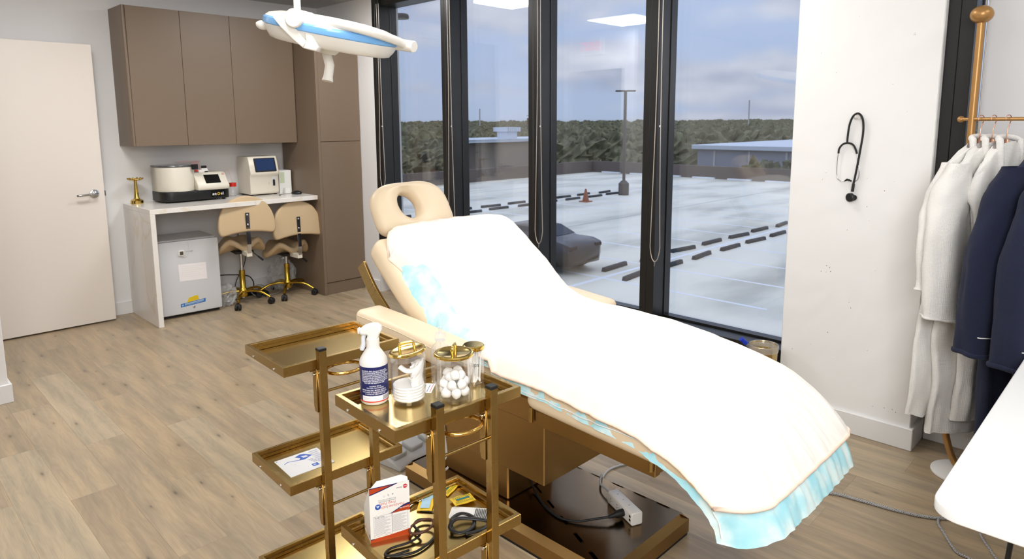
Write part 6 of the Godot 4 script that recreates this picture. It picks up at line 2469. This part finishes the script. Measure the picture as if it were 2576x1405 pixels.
func make_robe(called: String, label: String, hook: Vector3, e: Vector3, d: Vector3, p: Dictionary, group: String):
	# hanger first: it is a thing of its own, the robe hangs on it
	var h = placed("clothes_hanger", "rose gold hanger holding the " + p.short, "hanger", hook, "rose gold hangers on the rack")
	var s := S()
	var pts := []
	for k in 12:
		var a := deg_to_rad(200.0 - 22.0 * k)
		pts.append(hook + e * cos(a) * 0.016 + Vector3.UP * (sin(a) * 0.016))
	pts.append(hook + e * 0.004 - Vector3.UP * 0.030)
	pts.append(hook - Vector3.UP * 0.050)
	pts.append(hook - Vector3.UP * 0.082)
	tube(s, catmull(pts, 3), 0.0019, 8)
	part(h, "hook", s, M["rose_gold"])
	s = S()
	lathe(s, [[0.0, -0.115], [0.019, -0.112], [0.017, -0.10], [0.007, -0.080], [0.0, -0.078]], 16, Transform3D(Basis(), hook))
	var arm := []
	for k in 13:
		var u := k / 12.0 * 2.0 - 1.0
		arm.append(hook + e * u * (p.half - 0.035) - Vector3.UP * (0.118 + 0.085 * pow(absf(u), 1.6)))
	tube(s, arm, 0.007, 8)
	part(h, "shoulder_bar", s, M["rose_gold"])
	O = Vector3.ZERO
	var n := FastNoiseLite.new()
	n.seed = p.seed
	n.frequency = 1.0
	n.fractal_octaves = 2
	var t = placed(called, label, "robe", Vector3(hook.x, p.hem, hook.z), group)
	var top := hook.y - 0.088
	var len: float = top - p.hem
	var m: Material = M[p.mat]
	var body := func(u: float, v: float) -> Vector3:
		var y := top - v * len
		var sh := 1.0 - pow(1.0 - clampf(v * len / 0.125, 0.0, 1.0), 1.9)
		var w: float = lerpf(0.060, p.half, sh)
		w = lerpf(w, p.wide, smoothstep(0.12, 1.0, v))
		var th: float = lerpf(0.022, p.thick, smoothstep(0.0, 0.3, v))
		var a := u * TAU
		var fold := 1.0 + (0.16 * cos(a * 9.0 + p.seed + v * 2.0) + 0.10 * cos(a * 5.0 + 2.0 * p.seed)) * smoothstep(0.18, 1.0, v)
		var ca := cos(a)
		var sa := sin(a)
		var x := signf(ca) * pow(absf(ca), 0.75) * w * (1.0 + 0.02 * n.get_noise_2d(v * 8.0, u * 6.0))
		if x > 0.0:
			x *= 0.80
		var z := signf(sa) * pow(absf(sa), 0.8) * th * fold + 0.018 * n.get_noise_2d(v * 3.0 + 7.0, x * 9.0)
		var yy := y - (0.028 * pow(absf(ca), 2.0) * (1.0 - v)) + 0.010 * n.get_noise_2d(u * 7.0, p.seed * 3.1) * v
		return Vector3(hook.x, yy, hook.z) + e * x + d * z
	s = S()
	grid(s, 72, 46, func(u, v): return body.call(u, v), true, false, 0)
	part(t, "body", s, m)
	# shawl collar: down one front edge, round the back of the neck and down the other
	s = S()
	var shawl := []
	for k in 25:
		var w := k / 24.0 * 2.0 - 1.0
		var aw := absf(w)
		if aw > 0.35:
			var v := (aw - 0.35) / 0.65
			shawl.append(Vector3(hook.x, top + 0.006 - v * len * 0.60, hook.z) + e * signf(w) * lerpf(0.056, 0.022, v) + d * (lerpf(0.016, p.thick, smoothstep(0.0, 0.5, v)) + 0.003))
		else:
			var a := w / 0.35 * PI / 2.0
			shawl.append(Vector3(hook.x, top + 0.006 + 0.012 * cos(a), hook.z) + e * sin(a) * 0.056 + d * (0.016 - 0.030 * cos(a)))
	tube(s, shawl, 0.013, 8, false, 0.8)
	part(t, "collar", s, M["robe_white"] if p.get("collar", false) else m)
	for sg in [-1.0, 1.0]:
		var sh0: Vector3 = Vector3(hook.x, top - 0.105, hook.z) + e * (p.half - 0.055) * sg
		var out: float = p.out if sg < 0 else -0.09
		var sr: float = p.sr if sg < 0 else p.sr * 0.6
		var mid: Vector3 = sh0 + e * sg * (out * 0.75 + 0.02) - Vector3.UP * p.sleeve * 0.48 + d * 0.02
		var end: Vector3 = sh0 + e * sg * out - Vector3.UP * p.sleeve + d * 0.03
		var path := catmull([sh0 + Vector3.UP * 0.02, sh0 + e * sg * 0.035 - Vector3.UP * 0.10, mid, end], 9)
		s = S()
		var N := path.size()
		grid(s, 30, N - 1, func(u, v):
			var i := clampi(int(roundf(v * (N - 1))), 0, N - 1)
			var c: Vector3 = path[i]
			var a: float = u * TAU
			var r: float = sr * lerpf(0.62, 1.0, smoothstep(0.0, 0.35, v))
			var f: float = 1.0 + 0.09 * cos(a * 4.0 + v * 5.0 + p.seed) * v + 0.10 * n.get_noise_2d(v * 4.0 + sg, u * 5.0)
			return c + e * cos(a) * r * f + d * sin(a) * r * 0.62 * f + Vector3.UP * 0.012 * cos(a) * sg * v, true, false, 0)
		var sl := part(t, "sleeve", s, m)
		var cuff := []
		for k in 26:
			var a := TAU * k / 26.0
			var f: float = 1.0 + 0.09 * cos(a * 4.0 + 5.0 + p.seed) + 0.10 * n.get_noise_2d(4.0 + sg, k / 26.0 * 5.0)
			cuff.append(end + e * cos(a) * sr * f + d * sin(a) * sr * 0.62 * f + Vector3.UP * 0.012 * cos(a) * sg)
		s = S()
		tube(s, cuff, 0.006 if not p.get("cuff", false) else 0.009, 7, true)
		part(sl, "cuff", s, m)
		if p.get("cuff", false):
			s = S()
			var pp := []
			for q in cuff:
				var c0: Vector3 = end + Vector3.UP * 0.068 - e * sg * out * 0.10
				pp.append(c0 + (q - end) * 1.03)
			tube(s, pp, 0.0022, 6, true)
			part(sl, "white_piping", s, M["white_plastic"], "white piping round the cuff")
	O = Vector3.ZERO

# ------------------------------------------------------------------ white table
func build_table():
	var t = placed("white_table", "white table with rounded corners on black hairpin legs", "table", Vector3(2.3, 0, 0.08))
	var s := S()
	slab(s, rrect(1.36, 0.76, 0.055, 8), 0.722, 0.750, 0.003, 0.006, 4, flat_at(Vector3(2.207, 0, 0.085)))
	part(t, "tabletop", s, M["table_white"])
	for c in [[1.66, -0.17, 1, 1], [2.75, -0.17, -1, 1], [1.66, 0.34, 1, -1], [2.75, 0.34, -1, -1]]:
		s = S()
		var tip := Vector3(c[0] - 0.03 * c[2], 0.006, c[1] - 0.03 * c[3])
		var a1 := Vector3(c[0] - 0.02, 0.722, c[1] + 0.07 * c[3])
		var a2 := Vector3(c[0] + 0.07 * c[2], 0.722, c[1])
		tube(s, [a1, tip.lerp(a1, 0.03) + Vector3(0, 0, 0.004), tip, tip.lerp(a2, 0.03) + Vector3(0.004, 0, 0), a2], 0.0055, 8)
		part(t, "hairpin_leg", s, M["black_frame"])
		s = S()
		bb(s, Vector3(c[0] - 0.05, 0.716, c[1] - 0.05), Vector3(c[0] + 0.05, 0.7215, c[1] + 0.05), 0.001)
		part(t, "leg_plate", s, M["black_frame"])
	O = Vector3.ZERO

# ------------------------------------------------------------------ on the floor round the chair
func build_floor_things():
	var s: SurfaceTool
	# foot control
	var t = thing("foot_control", "grey three-pedal foot control on the floor behind the chair base", "foot pedal", Vector3(1.79, 0, -2.43), deg_to_rad(8.0))
	s = S()
	slab(s, PackedVector2Array([Vector2(-0.09, 0.0), Vector2(0.085, 0.0), Vector2(0.085, 0.045), Vector2(0.06, 0.055), Vector2(-0.09, 0.016)]), -0.16, 0.16, 0.004, 0.004, 2, Transform3D(Basis(Vector3.FORWARD, Vector3.UP, Vector3.RIGHT), Vector3.ZERO))
	part(t, "base", s, M["light_grey"])
	for k in 3:
		s = S()
		slab(s, rrect(0.082, 0.075, 0.014), 0.0, 0.024, 0.004, 0.008, 3, Transform3D(Basis(Vector3.RIGHT, Vector3(0, 0.26, -0.965), Vector3(0, 0.965, 0.26)), Vector3(-0.105 + k * 0.105, 0.038, 0.005)))
		part(t, "pedal", s, M["grey_pale"])
	# power strip lying on the base plate
	t = thing("power_strip", "white power strip lying on the bronze base plate", "power strip", Vector3(1.962, 0.0822, -1.345), deg_to_rad(-23.0))
	s = S()
	slab(s, rrect(0.048, 0.050, 0.008, 4), -0.085, 0.085, 0.004, 0.004, 2, Transform3D(Basis(Vector3.RIGHT, Vector3.UP, Vector3.BACK), Vector3(0, 0.025, 0)))
	part(t, "body", s, M["white_plastic"])
	for k in 3:
		s = S()
		bb(s, Vector3(-0.0246, 0.018, -0.065 + k * 0.045), Vector3(-0.024, 0.022, -0.055 + k * 0.045), 0.0)
		bb(s, Vector3(-0.0246, 0.029, -0.065 + k * 0.045), Vector3(-0.024, 0.033, -0.055 + k * 0.045), 0.0)
		bb(s, Vector3(-0.0246, 0.024, -0.05 + k * 0.045), Vector3(-0.024, 0.028, -0.046 + k * 0.045), 0.0)
		part(t, "socket", s, M["grey_plastic"])
		s = S()
		bb(s, Vector3(-0.004, 0.0497, -0.05 + k * 0.04), Vector3(0.003, 0.0504, -0.047 + k * 0.04), 0.0)
		part(t, "mark", s, M["grey_plastic"])
	for k in 2:
		s = S()
		bb(s, Vector3(-0.0246, 0.016 + k * 0.014, 0.068), Vector3(-0.024, 0.024 + k * 0.014, 0.078), 0.0)
		part(t, "usb_port", s, M["black_plastic"])
	t = placed("power_plug", "black plug and cable feeding the chair from the power strip", "plug", Vector3(1.905, 0.10, -1.325))
	s = S()
	tube(s, [Vector3(1.934, 0.107, -1.327), Vector3(1.905, 0.106, -1.338), Vector3(1.895, 0.105, -1.342), Vector3(1.872, 0.103, -1.352)], [0.014, 0.014, 0.009, 0.006], 10)
	part(t, "plug", s, M["black_rubber"])
	s = S()
	tube(s, catmull([Vector3(1.875, 0.103, -1.351), Vector3(1.84, 0.098, -1.382), Vector3(1.79, 0.090, -1.43), Vector3(1.765, 0.087, -1.49), Vector3(1.775, 0.087, -1.56), Vector3(1.80, 0.087, -1.62), Vector3(1.84, 0.10, -1.70), Vector3(1.86, 0.17, -1.74)], 8), 0.0042, 8)
	part(t, "cable", s, M["black_rubber"])
	O = Vector3.ZERO
	s = S()
	tube(s, catmull([Vector3(1.995, 0.108, -1.425), Vector3(2.02, 0.105, -1.475), Vector3(2.045, 0.098, -1.52), Vector3(2.12, 0.088, -1.57), Vector3(2.16, 0.02, -1.60), Vector3(2.22, 0.006, -1.64), Vector3(2.31, 0.006, -1.66), Vector3(2.42, 0.006, -1.62), Vector3(2.62, 0.006, -1.50)], 8), 0.0042, 8)
	solo("grey_cord", s, M["light_grey"], "grey cord running from the power strip over the floor", "cord")
	# coiled white lead hanging under the near cart
	s = S()
	tube(s, catmull([Vector3(1.66, 0.50, -2.05), Vector3(1.655, 0.44, -2.03), Vector3(1.652, 0.36, -2.02), Vector3(1.648, 0.28, -2.01), Vector3(1.648, 0.20, -2.0), Vector3(1.632, 0.175, -2.0), Vector3(1.626, 0.15, -2.0), Vector3(1.64, 0.135, -2.0), Vector3(1.655, 0.14, -2.0)], 8), 0.0048, 8)
	solo("white_lead", s, M["white_plastic"], "white lead with a hooked end hanging from the chair's frame", "lead")
	t = thing("hand_control", "grey hand control hooked under the treatment chair", "hand control", Vector3(1.655, 0.50, -2.06))
	s = S()
	bb(s, Vector3(-0.018, 0.0, -0.02), Vector3(0.012, 0.055, 0.02), 0.004)
	part(t, "case", s, M["light_grey"])
	# grey and white braided cable across the floor
	s = S()
	braid(s, catmull([Vector3(2.50, 0.007, -1.05), Vector3(2.70, 0.007, -0.95), Vector3(2.778, 0.007, -0.882), Vector3(2.804, 0.007, -0.77), Vector3(2.826, 0.007, -0.645), Vector3(2.871, 0.007, -0.532), Vector3(2.99, 0.007, -0.41), Vector3(3.10, 0.007, -0.36), Vector3(3.15, 0.007, -0.20)], 14), 0.0062)
	solo("braided_cable", s, M["cord_weave"], "thick grey and white braided cable lying across the floor", "cable")
	s = S()
	braid(s, catmull([Vector3(2.885, 0.006, -0.520), Vector3(2.84, 0.006, -0.512), Vector3(2.785, 0.006, -0.481), Vector3(2.72, 0.006, -0.445), Vector3(2.683, 0.006, -0.416), Vector3(2.674, 0.006, -0.378), Vector3(2.62, 0.006, -0.30), Vector3(2.5, 0.006, -0.2)], 14), 0.0045)
	solo("braided_cable", s, M["cord_weave"], "thinner braided cable curving under the white table's corner", "cable")
	s = S()
	braid(s, catmull([Vector3(2.93, 0.006, -0.40), Vector3(2.853, 0.006, -0.375), Vector3(2.789, 0.006, -0.340), Vector3(2.739, 0.006, -0.311), Vector3(2.65, 0.006, -0.22), Vector3(2.6, 0.006, -0.1)], 12), 0.0040)
	solo("braided_cable", s, M["cord_weave"], "short braided cable beside the white table's hairpin leg", "cable")
	# small gold bin by the column
	var b := Vector3(3.325, 0, -1.435)
	t = thing("gold_bin", "small gold waste bin standing at the foot of the column", "waste bin", b)
	s = S()
	lathe(s, [[0.0, 0.0], [0.060, 0.0], [0.064, 0.004], [0.069, 0.378], [0.0705, 0.382], [0.068, 0.384], [0.066, 0.378], [0.061, 0.008], [0.0, 0.008]], 40)
	part(t, "shell", s, M["brass_sheet"])
	s = S()
	lathe(s, [[0.0662, 0.352], [0.0645, 0.352], [0.0662, 0.380], [0.0715, 0.386], [0.073, 0.38], [0.0722, 0.352]], 40)
	part(t, "bag_liner", s, M["film"], "clear bag liner folded over the rim")
	t = thing("syringe", "plastic syringe with a blue cap sticking out of the gold bin", "syringe", b + Vector3(-0.03, 0.33, -0.04))
	s = S()
	rod(s, Vector3(0.03, -0.02, 0.03), Vector3(-0.030, 0.062, -0.035), 0.009, 12)
	part(t, "barrel", s, M["clear_bottle"])
	s = S()
	rod(s, Vector3(-0.026, 0.056, -0.030), Vector3(-0.044, 0.082, -0.050), 0.0125, 12)
	part(t, "cap", s, M["blue_cap"])
	s = S()
	bb(s, Vector3(-0.05, 0.0, -0.03), Vector3(0.05, 0.006, 0.03), 0.002, Transform3D(Basis(Vector3(1, 0, 0.3).normalized(), 0.2), Vector3(0, 0.335, 0)))
	solo("packaging", s, M["paper"], "white packaging lying inside the gold bin", "packaging", b)

func braid(s: SurfaceTool, pts: Array, r: float):
	tube(s, pts, r, 10)

# ------------------------------------------------------------------ printed pictures and the remaining materials
func make_prints():
	var m: StandardMaterial3D
	m = mat("panel_glow", Color(0.95, 0.95, 0.95), 0.5)
	m.emission_enabled = true
	m.emission = Color(1.0, 0.985, 0.96)
	m.emission_energy_multiplier = 6.0
	m = mat("exit_glow", Color(0.85, 0.10, 0.10), 0.5)
	m.emission_enabled = true
	m.emission = Color(1.0, 0.12, 0.12)
	m.emission_energy_multiplier = 1.2
	m = mat("blue_screen", Color(0.08, 0.13, 0.24), 0.15)
	m.emission_enabled = true
	m.emission = Color(0.22, 0.33, 0.52)
	m.emission_energy_multiplier = 0.28
	mat("thermo_lcd", Color(0.33, 0.31, 0.25), 0.3)
	mat("sticker_yellow", Color(0.86, 0.73, 0.10), 0.5)
	mat("smoke_lid", Color(0.45, 0.45, 0.46), 0.12, 0.6)
	glass("pink_clear", 0.25, Color(0.85, 0.62, 0.62))
	mat("pale_green", Color(0.80, 0.84, 0.72), 0.7)
	m = mat("film", Color(0.88, 0.88, 0.87, 0.30), 0.12)
	m.transparency = BaseMaterial3D.TRANSPARENCY_ALPHA
	mat("white_elastic", Color(0.93, 0.95, 0.95), 0.7)
	mat("gold_soft", Color(0.84, 0.68, 0.38), 0.16, 1.0)
	mat("trigger_grey", Color(0.84, 0.85, 0.87), 0.4)
	mat("ink_blue", Color(0.25, 0.33, 0.60), 0.7)
	mat("packet_print", Color(0.56, 0.58, 0.16), 0.5)
	mat("lamp_white", Color(0.90, 0.885, 0.855), 0.28)
	mat("lamp_cream", Color(0.87, 0.855, 0.80), 0.35)
	mat("grey_pale", Color(0.70, 0.70, 0.69), 0.45)
	# braided cord: fine light and dark flecks
	var im := Image.create(32, 32, false, Image.FORMAT_RGB8)
	for y in 32:
		for x in 32:
			var on: bool = (int(x / 4.0) + int(y / 4.0)) % 2 == 0
			im.set_pixel(x, y, Color(0.80, 0.79, 0.78) if on else Color(0.34, 0.34, 0.35))
	M["cord_weave"].albedo_color = Color.WHITE
	M["cord_weave"].albedo_texture = ImageTexture.create_from_image(im)
	tri(M["cord_weave"], Vector3(34, 34, 34))
	# spray bottle label
	im = Image.create(1024, 460, false, Image.FORMAT_RGB8)
	var navy := Color(0.10, 0.13, 0.36)
	var W := Color(0.95, 0.95, 0.97)
	im.fill(navy)
	# right-hand panel of small print
	var lines := ["surgiHEAL PRO Surgical Wound &", "Skin Antimicrobial Wound Irrigation", "and Cleansing Formula contains", "a proprietary, pH balanced, advanced", "clinically proven formulation of HOCl, a", "molecule produced by our body that", "supports the natural healing process"]
	for i in lines.size():
		write(im, lines[i], 480, 50 + i * 22, 25, W)
	write(im, "and safe for universal use", 680, 204, 25, W, true, 0.0, true)
	write(im, "surgiHEAL PRO is", 690, 246, 21, W, true, 0.0, true)
	write(im, "Non-Toxic, Non-Irritating", 690, 270, 21, W, true, 0.0, true)
	write(im, "BETTER HEALING. BETTER RESULTS.", 480, 300, 23, W)
	write(im, "Learn more at surgiHEALPRO.com", 485, 325, 24, W)
	write(im, "or call us at 1.833.HEAL.123", 690, 350, 24, W, true, 0.0, true)
	im.fill_rect(Rect2i(480, 375, 544, 70), W)
	for k in 26:
		im.fill_rect(Rect2i(800 + k * 7, 382, 2 + (k * 5) % 4, 56), Color(0.15, 0.15, 0.17))
	for k in 10:
		im.fill_rect(Rect2i(510 + k * 14, 398, 10, 10), Color(0.86, 0.86, 0.88))
		im.fill_rect(Rect2i(510 + k * 14, 422, 9, 10), Color(0.86, 0.86, 0.88))
	# left-hand panel: large name
	write(im, "PRO", 300, 60, 30, Color(0.85, 0.15, 0.15))
	write(im, "surgi", 230, 110, 46, W)
	write(im, "HEAL", 270, 160, 64, W)
	write(im, "PRO.", 300, 215, 60, W)
	im.fill_rect(Rect2i(290, 270, 140, 34), W)
	im.fill_rect(Rect2i(294, 274, 132, 26), navy)
	write(im, "WOUND", 305, 287, 26, Color(0.9, 0.25, 0.2))
	write(im, "16 fl oz", 330, 350, 22, W)
	im.fill_rect(Rect2i(0, 446, 1024, 14), Color(0.85, 0.25, 0.16))
	picture("spray_label", im, 0.35)
	# carton front, printed upside down above the drug facts
	im = Image.create(416, 600, false, Image.FORMAT_RGB8)
	var rust := Color(0.72, 0.25, 0.07)
	var blue := Color(0.12, 0.12, 0.38)
	im.fill(Color(0.95, 0.94, 0.92))
	for y in 600:
		for x in 416:
			var u := x / 416.0
			# top curve: rust wedge over a navy line, from the left edge to the right
			var c1 := 78.0 - 74.0 * pow(u / 0.70, 1.15) if u < 0.70 else -20.0
			if y < c1 - 12.0 and y > 0.0 + (8.0 if u < 0.68 else 0.0):
				im.set_pixel(x, y, rust)
			elif y < c1 and u < 0.70:
				im.set_pixel(x, y, blue)
			# lower curve rising to the right
			var c2 := 330.0 - 92.0 * smoothstep(0.33, 1.0, u)
			var c3 := 332.0 - 72.0 * smoothstep(0.33, 1.0, u)
			if u > 0.33 and y > c2 and y <= c3:
				im.set_pixel(x, y, blue)
			elif u > 0.33 and y > c3 and y < 334.0 - 10.0 * u:
				im.set_pixel(x, y, rust)
			# foot band
			var c4 := 556.0 - 26.0 * u * u
			if y > c4:
				im.set_pixel(x, y, rust if y > c4 + 8.0 or u > 0.1 else blue)
	var G := Color(0.35, 0.35, 0.38)
	for bx in [[36, 318, 190, 222], [228, 318, 165, 206]]:
		im.fill_rect(Rect2i(bx[0], bx[1], bx[2], bx[3]), Color(0.95, 0.94, 0.93))
		for q in [[bx[0], bx[1], bx[2], 2], [bx[0], bx[1] + bx[3] - 2, bx[2], 2], [bx[0], bx[1], 2, bx[3]], [bx[0] + bx[2] - 2, bx[1], 2, bx[3]]]:
			im.fill_rect(Rect2i(q[0], q[1], q[2], q[3]), G)
		for k in 19:
			var yy: int = bx[1] + 26 + k * 10
			if yy < bx[1] + bx[3] - 8:
				im.fill_rect(Rect2i(bx[0] + 7, yy, int(bx[2] * (0.5 + 0.4 * absf(sin(k * 2.3 + bx[0])))), 3), Color(0.62, 0.60, 0.62))
	write(im, "Drug Facts", 46, 332, 20, G)
	write(im, "Povidone-Iodine", 360, 236, 38, Color(0.80, 0.22, 0.20), false, PI)
	write(im, "Prep Pads", 270, 196, 38, Color(0.80, 0.22, 0.20), false, PI)
	write(im, "Antiseptic/Germicide", 270, 172, 19, G, false, PI)
	write(im, "For External Use Only", 272, 154, 19, G, false, PI)
	write(im, "Reorder No. 1108", 405, 282, 18, W, true, PI)
	disc(im, 84, 218, 30, Color(0.13, 0.33, 0.70))
	for k in 26:
		im.fill_rect(Rect2i(84 - int(18 - k * 0.7), 206 + k, int(36 - k * 1.4), 1), Color(0.95, 0.95, 0.95))
	disc(im, 84, 214, 5, Color(0.13, 0.33, 0.70))
	disc(im, 372, 50, 23, Color(0.78, 0.10, 0.16))
	write(im, "DOA", 390, 50, 20, W, true, PI)
	write(im, "Medical", 338, 55, 15, G, true, PI)
	disc(im, 150, 116, 10, Color(0.75, 0.76, 0.80))
	disc(im, 150, 116, 7, Color(0.95, 0.94, 0.92))
	im.fill_rect(Rect2i(190, 100, 5, 22), G)
	disc(im, 240, 108, 8, Color(0.6, 0.62, 0.68))
	picture("carton_front", im, 0.5)
	im = Image.create(256, 240, false, Image.FORMAT_RGB8)
	im.fill(Color(0.94, 0.92, 0.89))
	write(im, "Povidone-Iodine", 20, 110, 24, Color(0.82, 0.35, 0.28), false, 0.55)
	write(im, "Prep Pads", 60, 160, 22, Color(0.82, 0.35, 0.28), false, 0.55)
	disc(im, 40, 195, 14, Color(0.80, 0.2, 0.2))
	disc(im, 215, 190, 18, Color(0.25, 0.28, 0.55))
	picture("carton_side", im, 0.6)
	# leaflet
	im = Image.create(512, 450, false, Image.FORMAT_RGB8)
	im.fill(Color(0.94, 0.94, 0.945))
	var B := Color(0.20, 0.38, 0.75)
	var P := Color(0.66, 0.68, 0.80)
	for y in 450:
		for x in 512:
			var p := Vector2(x, y)
			if Geometry2D.is_point_in_polygon(p, PackedVector2Array([Vector2(215, 60), Vector2(285, 30), Vector2(330, 45), Vector2(395, 130), Vector2(345, 150), Vector2(290, 175), Vector2(220, 160), Vector2(255, 120)])):
				im.set_pixel(x, y, B)
			if Geometry2D.is_point_in_polygon(p, PackedVector2Array([Vector2(275, 80), Vector2(335, 92), Vector2(350, 135), Vector2(290, 130)])):
				im.set_pixel(x, y, Color(0.90, 0.90, 0.94))
			if Geometry2D.is_point_in_polygon(p, PackedVector2Array([Vector2(235, 150), Vector2(240, 165), Vector2(110, 120), Vector2(60, 145), Vector2(58, 136), Vector2(110, 108)])):
				im.set_pixel(x, y, B)
	im.fill_rect(Rect2i(290, 330, 70, 62), B)
	disc(im, 318, 358, 17, Color(0.82, 0.87, 0.96), 10)
	im.fill_rect(Rect2i(326, 346, 6, 30), Color(0.82, 0.87, 0.96))
	for k in 7:
		im.fill_rect(Rect2i(385 + (k % 2) * 6, 40 + k * 44, 110 - (k % 3) * 12, 9), P)
		im.fill_rect(Rect2i(385 + (k % 2) * 6, 56 + k * 44, 100 - (k % 2) * 22, 6), P)
	for k in 5:
		im.fill_rect(Rect2i(300 + k * 9, 210 + k * 20, 70 - (k % 2) * 18, 7), Color(0.45, 0.48, 0.68))
	for k in 14:
		disc(im, 120 + (k * 29) % 70, 200 + (k * 17) % 70, 9, Color(0.89, 0.89, 0.89), 3)
	disc(im, 18, 28, 7, Color(0.25, 0.3, 0.45))
	picture("leaflet", im, 0.5)
	# notice and sticker on the fridge
	im = Image.create(256, 168, false, Image.FORMAT_RGB8)
	im.fill(Color(0.93, 0.91, 0.905))
	for k in 6:
		im.fill_rect(Rect2i(24, 24 + k * 20, 200 - (k * 37) % 60, 3), Color(0.86, 0.845, 0.845))
	picture("fridge_notice", im, 0.7)
	im = Image.create(384, 60, false, Image.FORMAT_RGB8)
	im.fill(Color(0.15, 0.42, 0.68))
	im.fill_rect(Rect2i(60, 8, 300, 32), Color(0.45, 0.58, 0.72))
	for k in 24:
		im.fill_rect(Rect2i(64 + k * 12, 12 + (k * 7) % 4, 8, 14 - (k * 5) % 6), Color(0.80, 0.86, 0.92))
		im.fill_rect(Rect2i(66 + k * 11, 40, 7, 5 + k % 3), Color(0.72, 0.80, 0.88))
	disc(im, 30, 30, 17, Color(0.6, 0.72, 0.84))
	picture("fridge_sticker", im, 0.5)
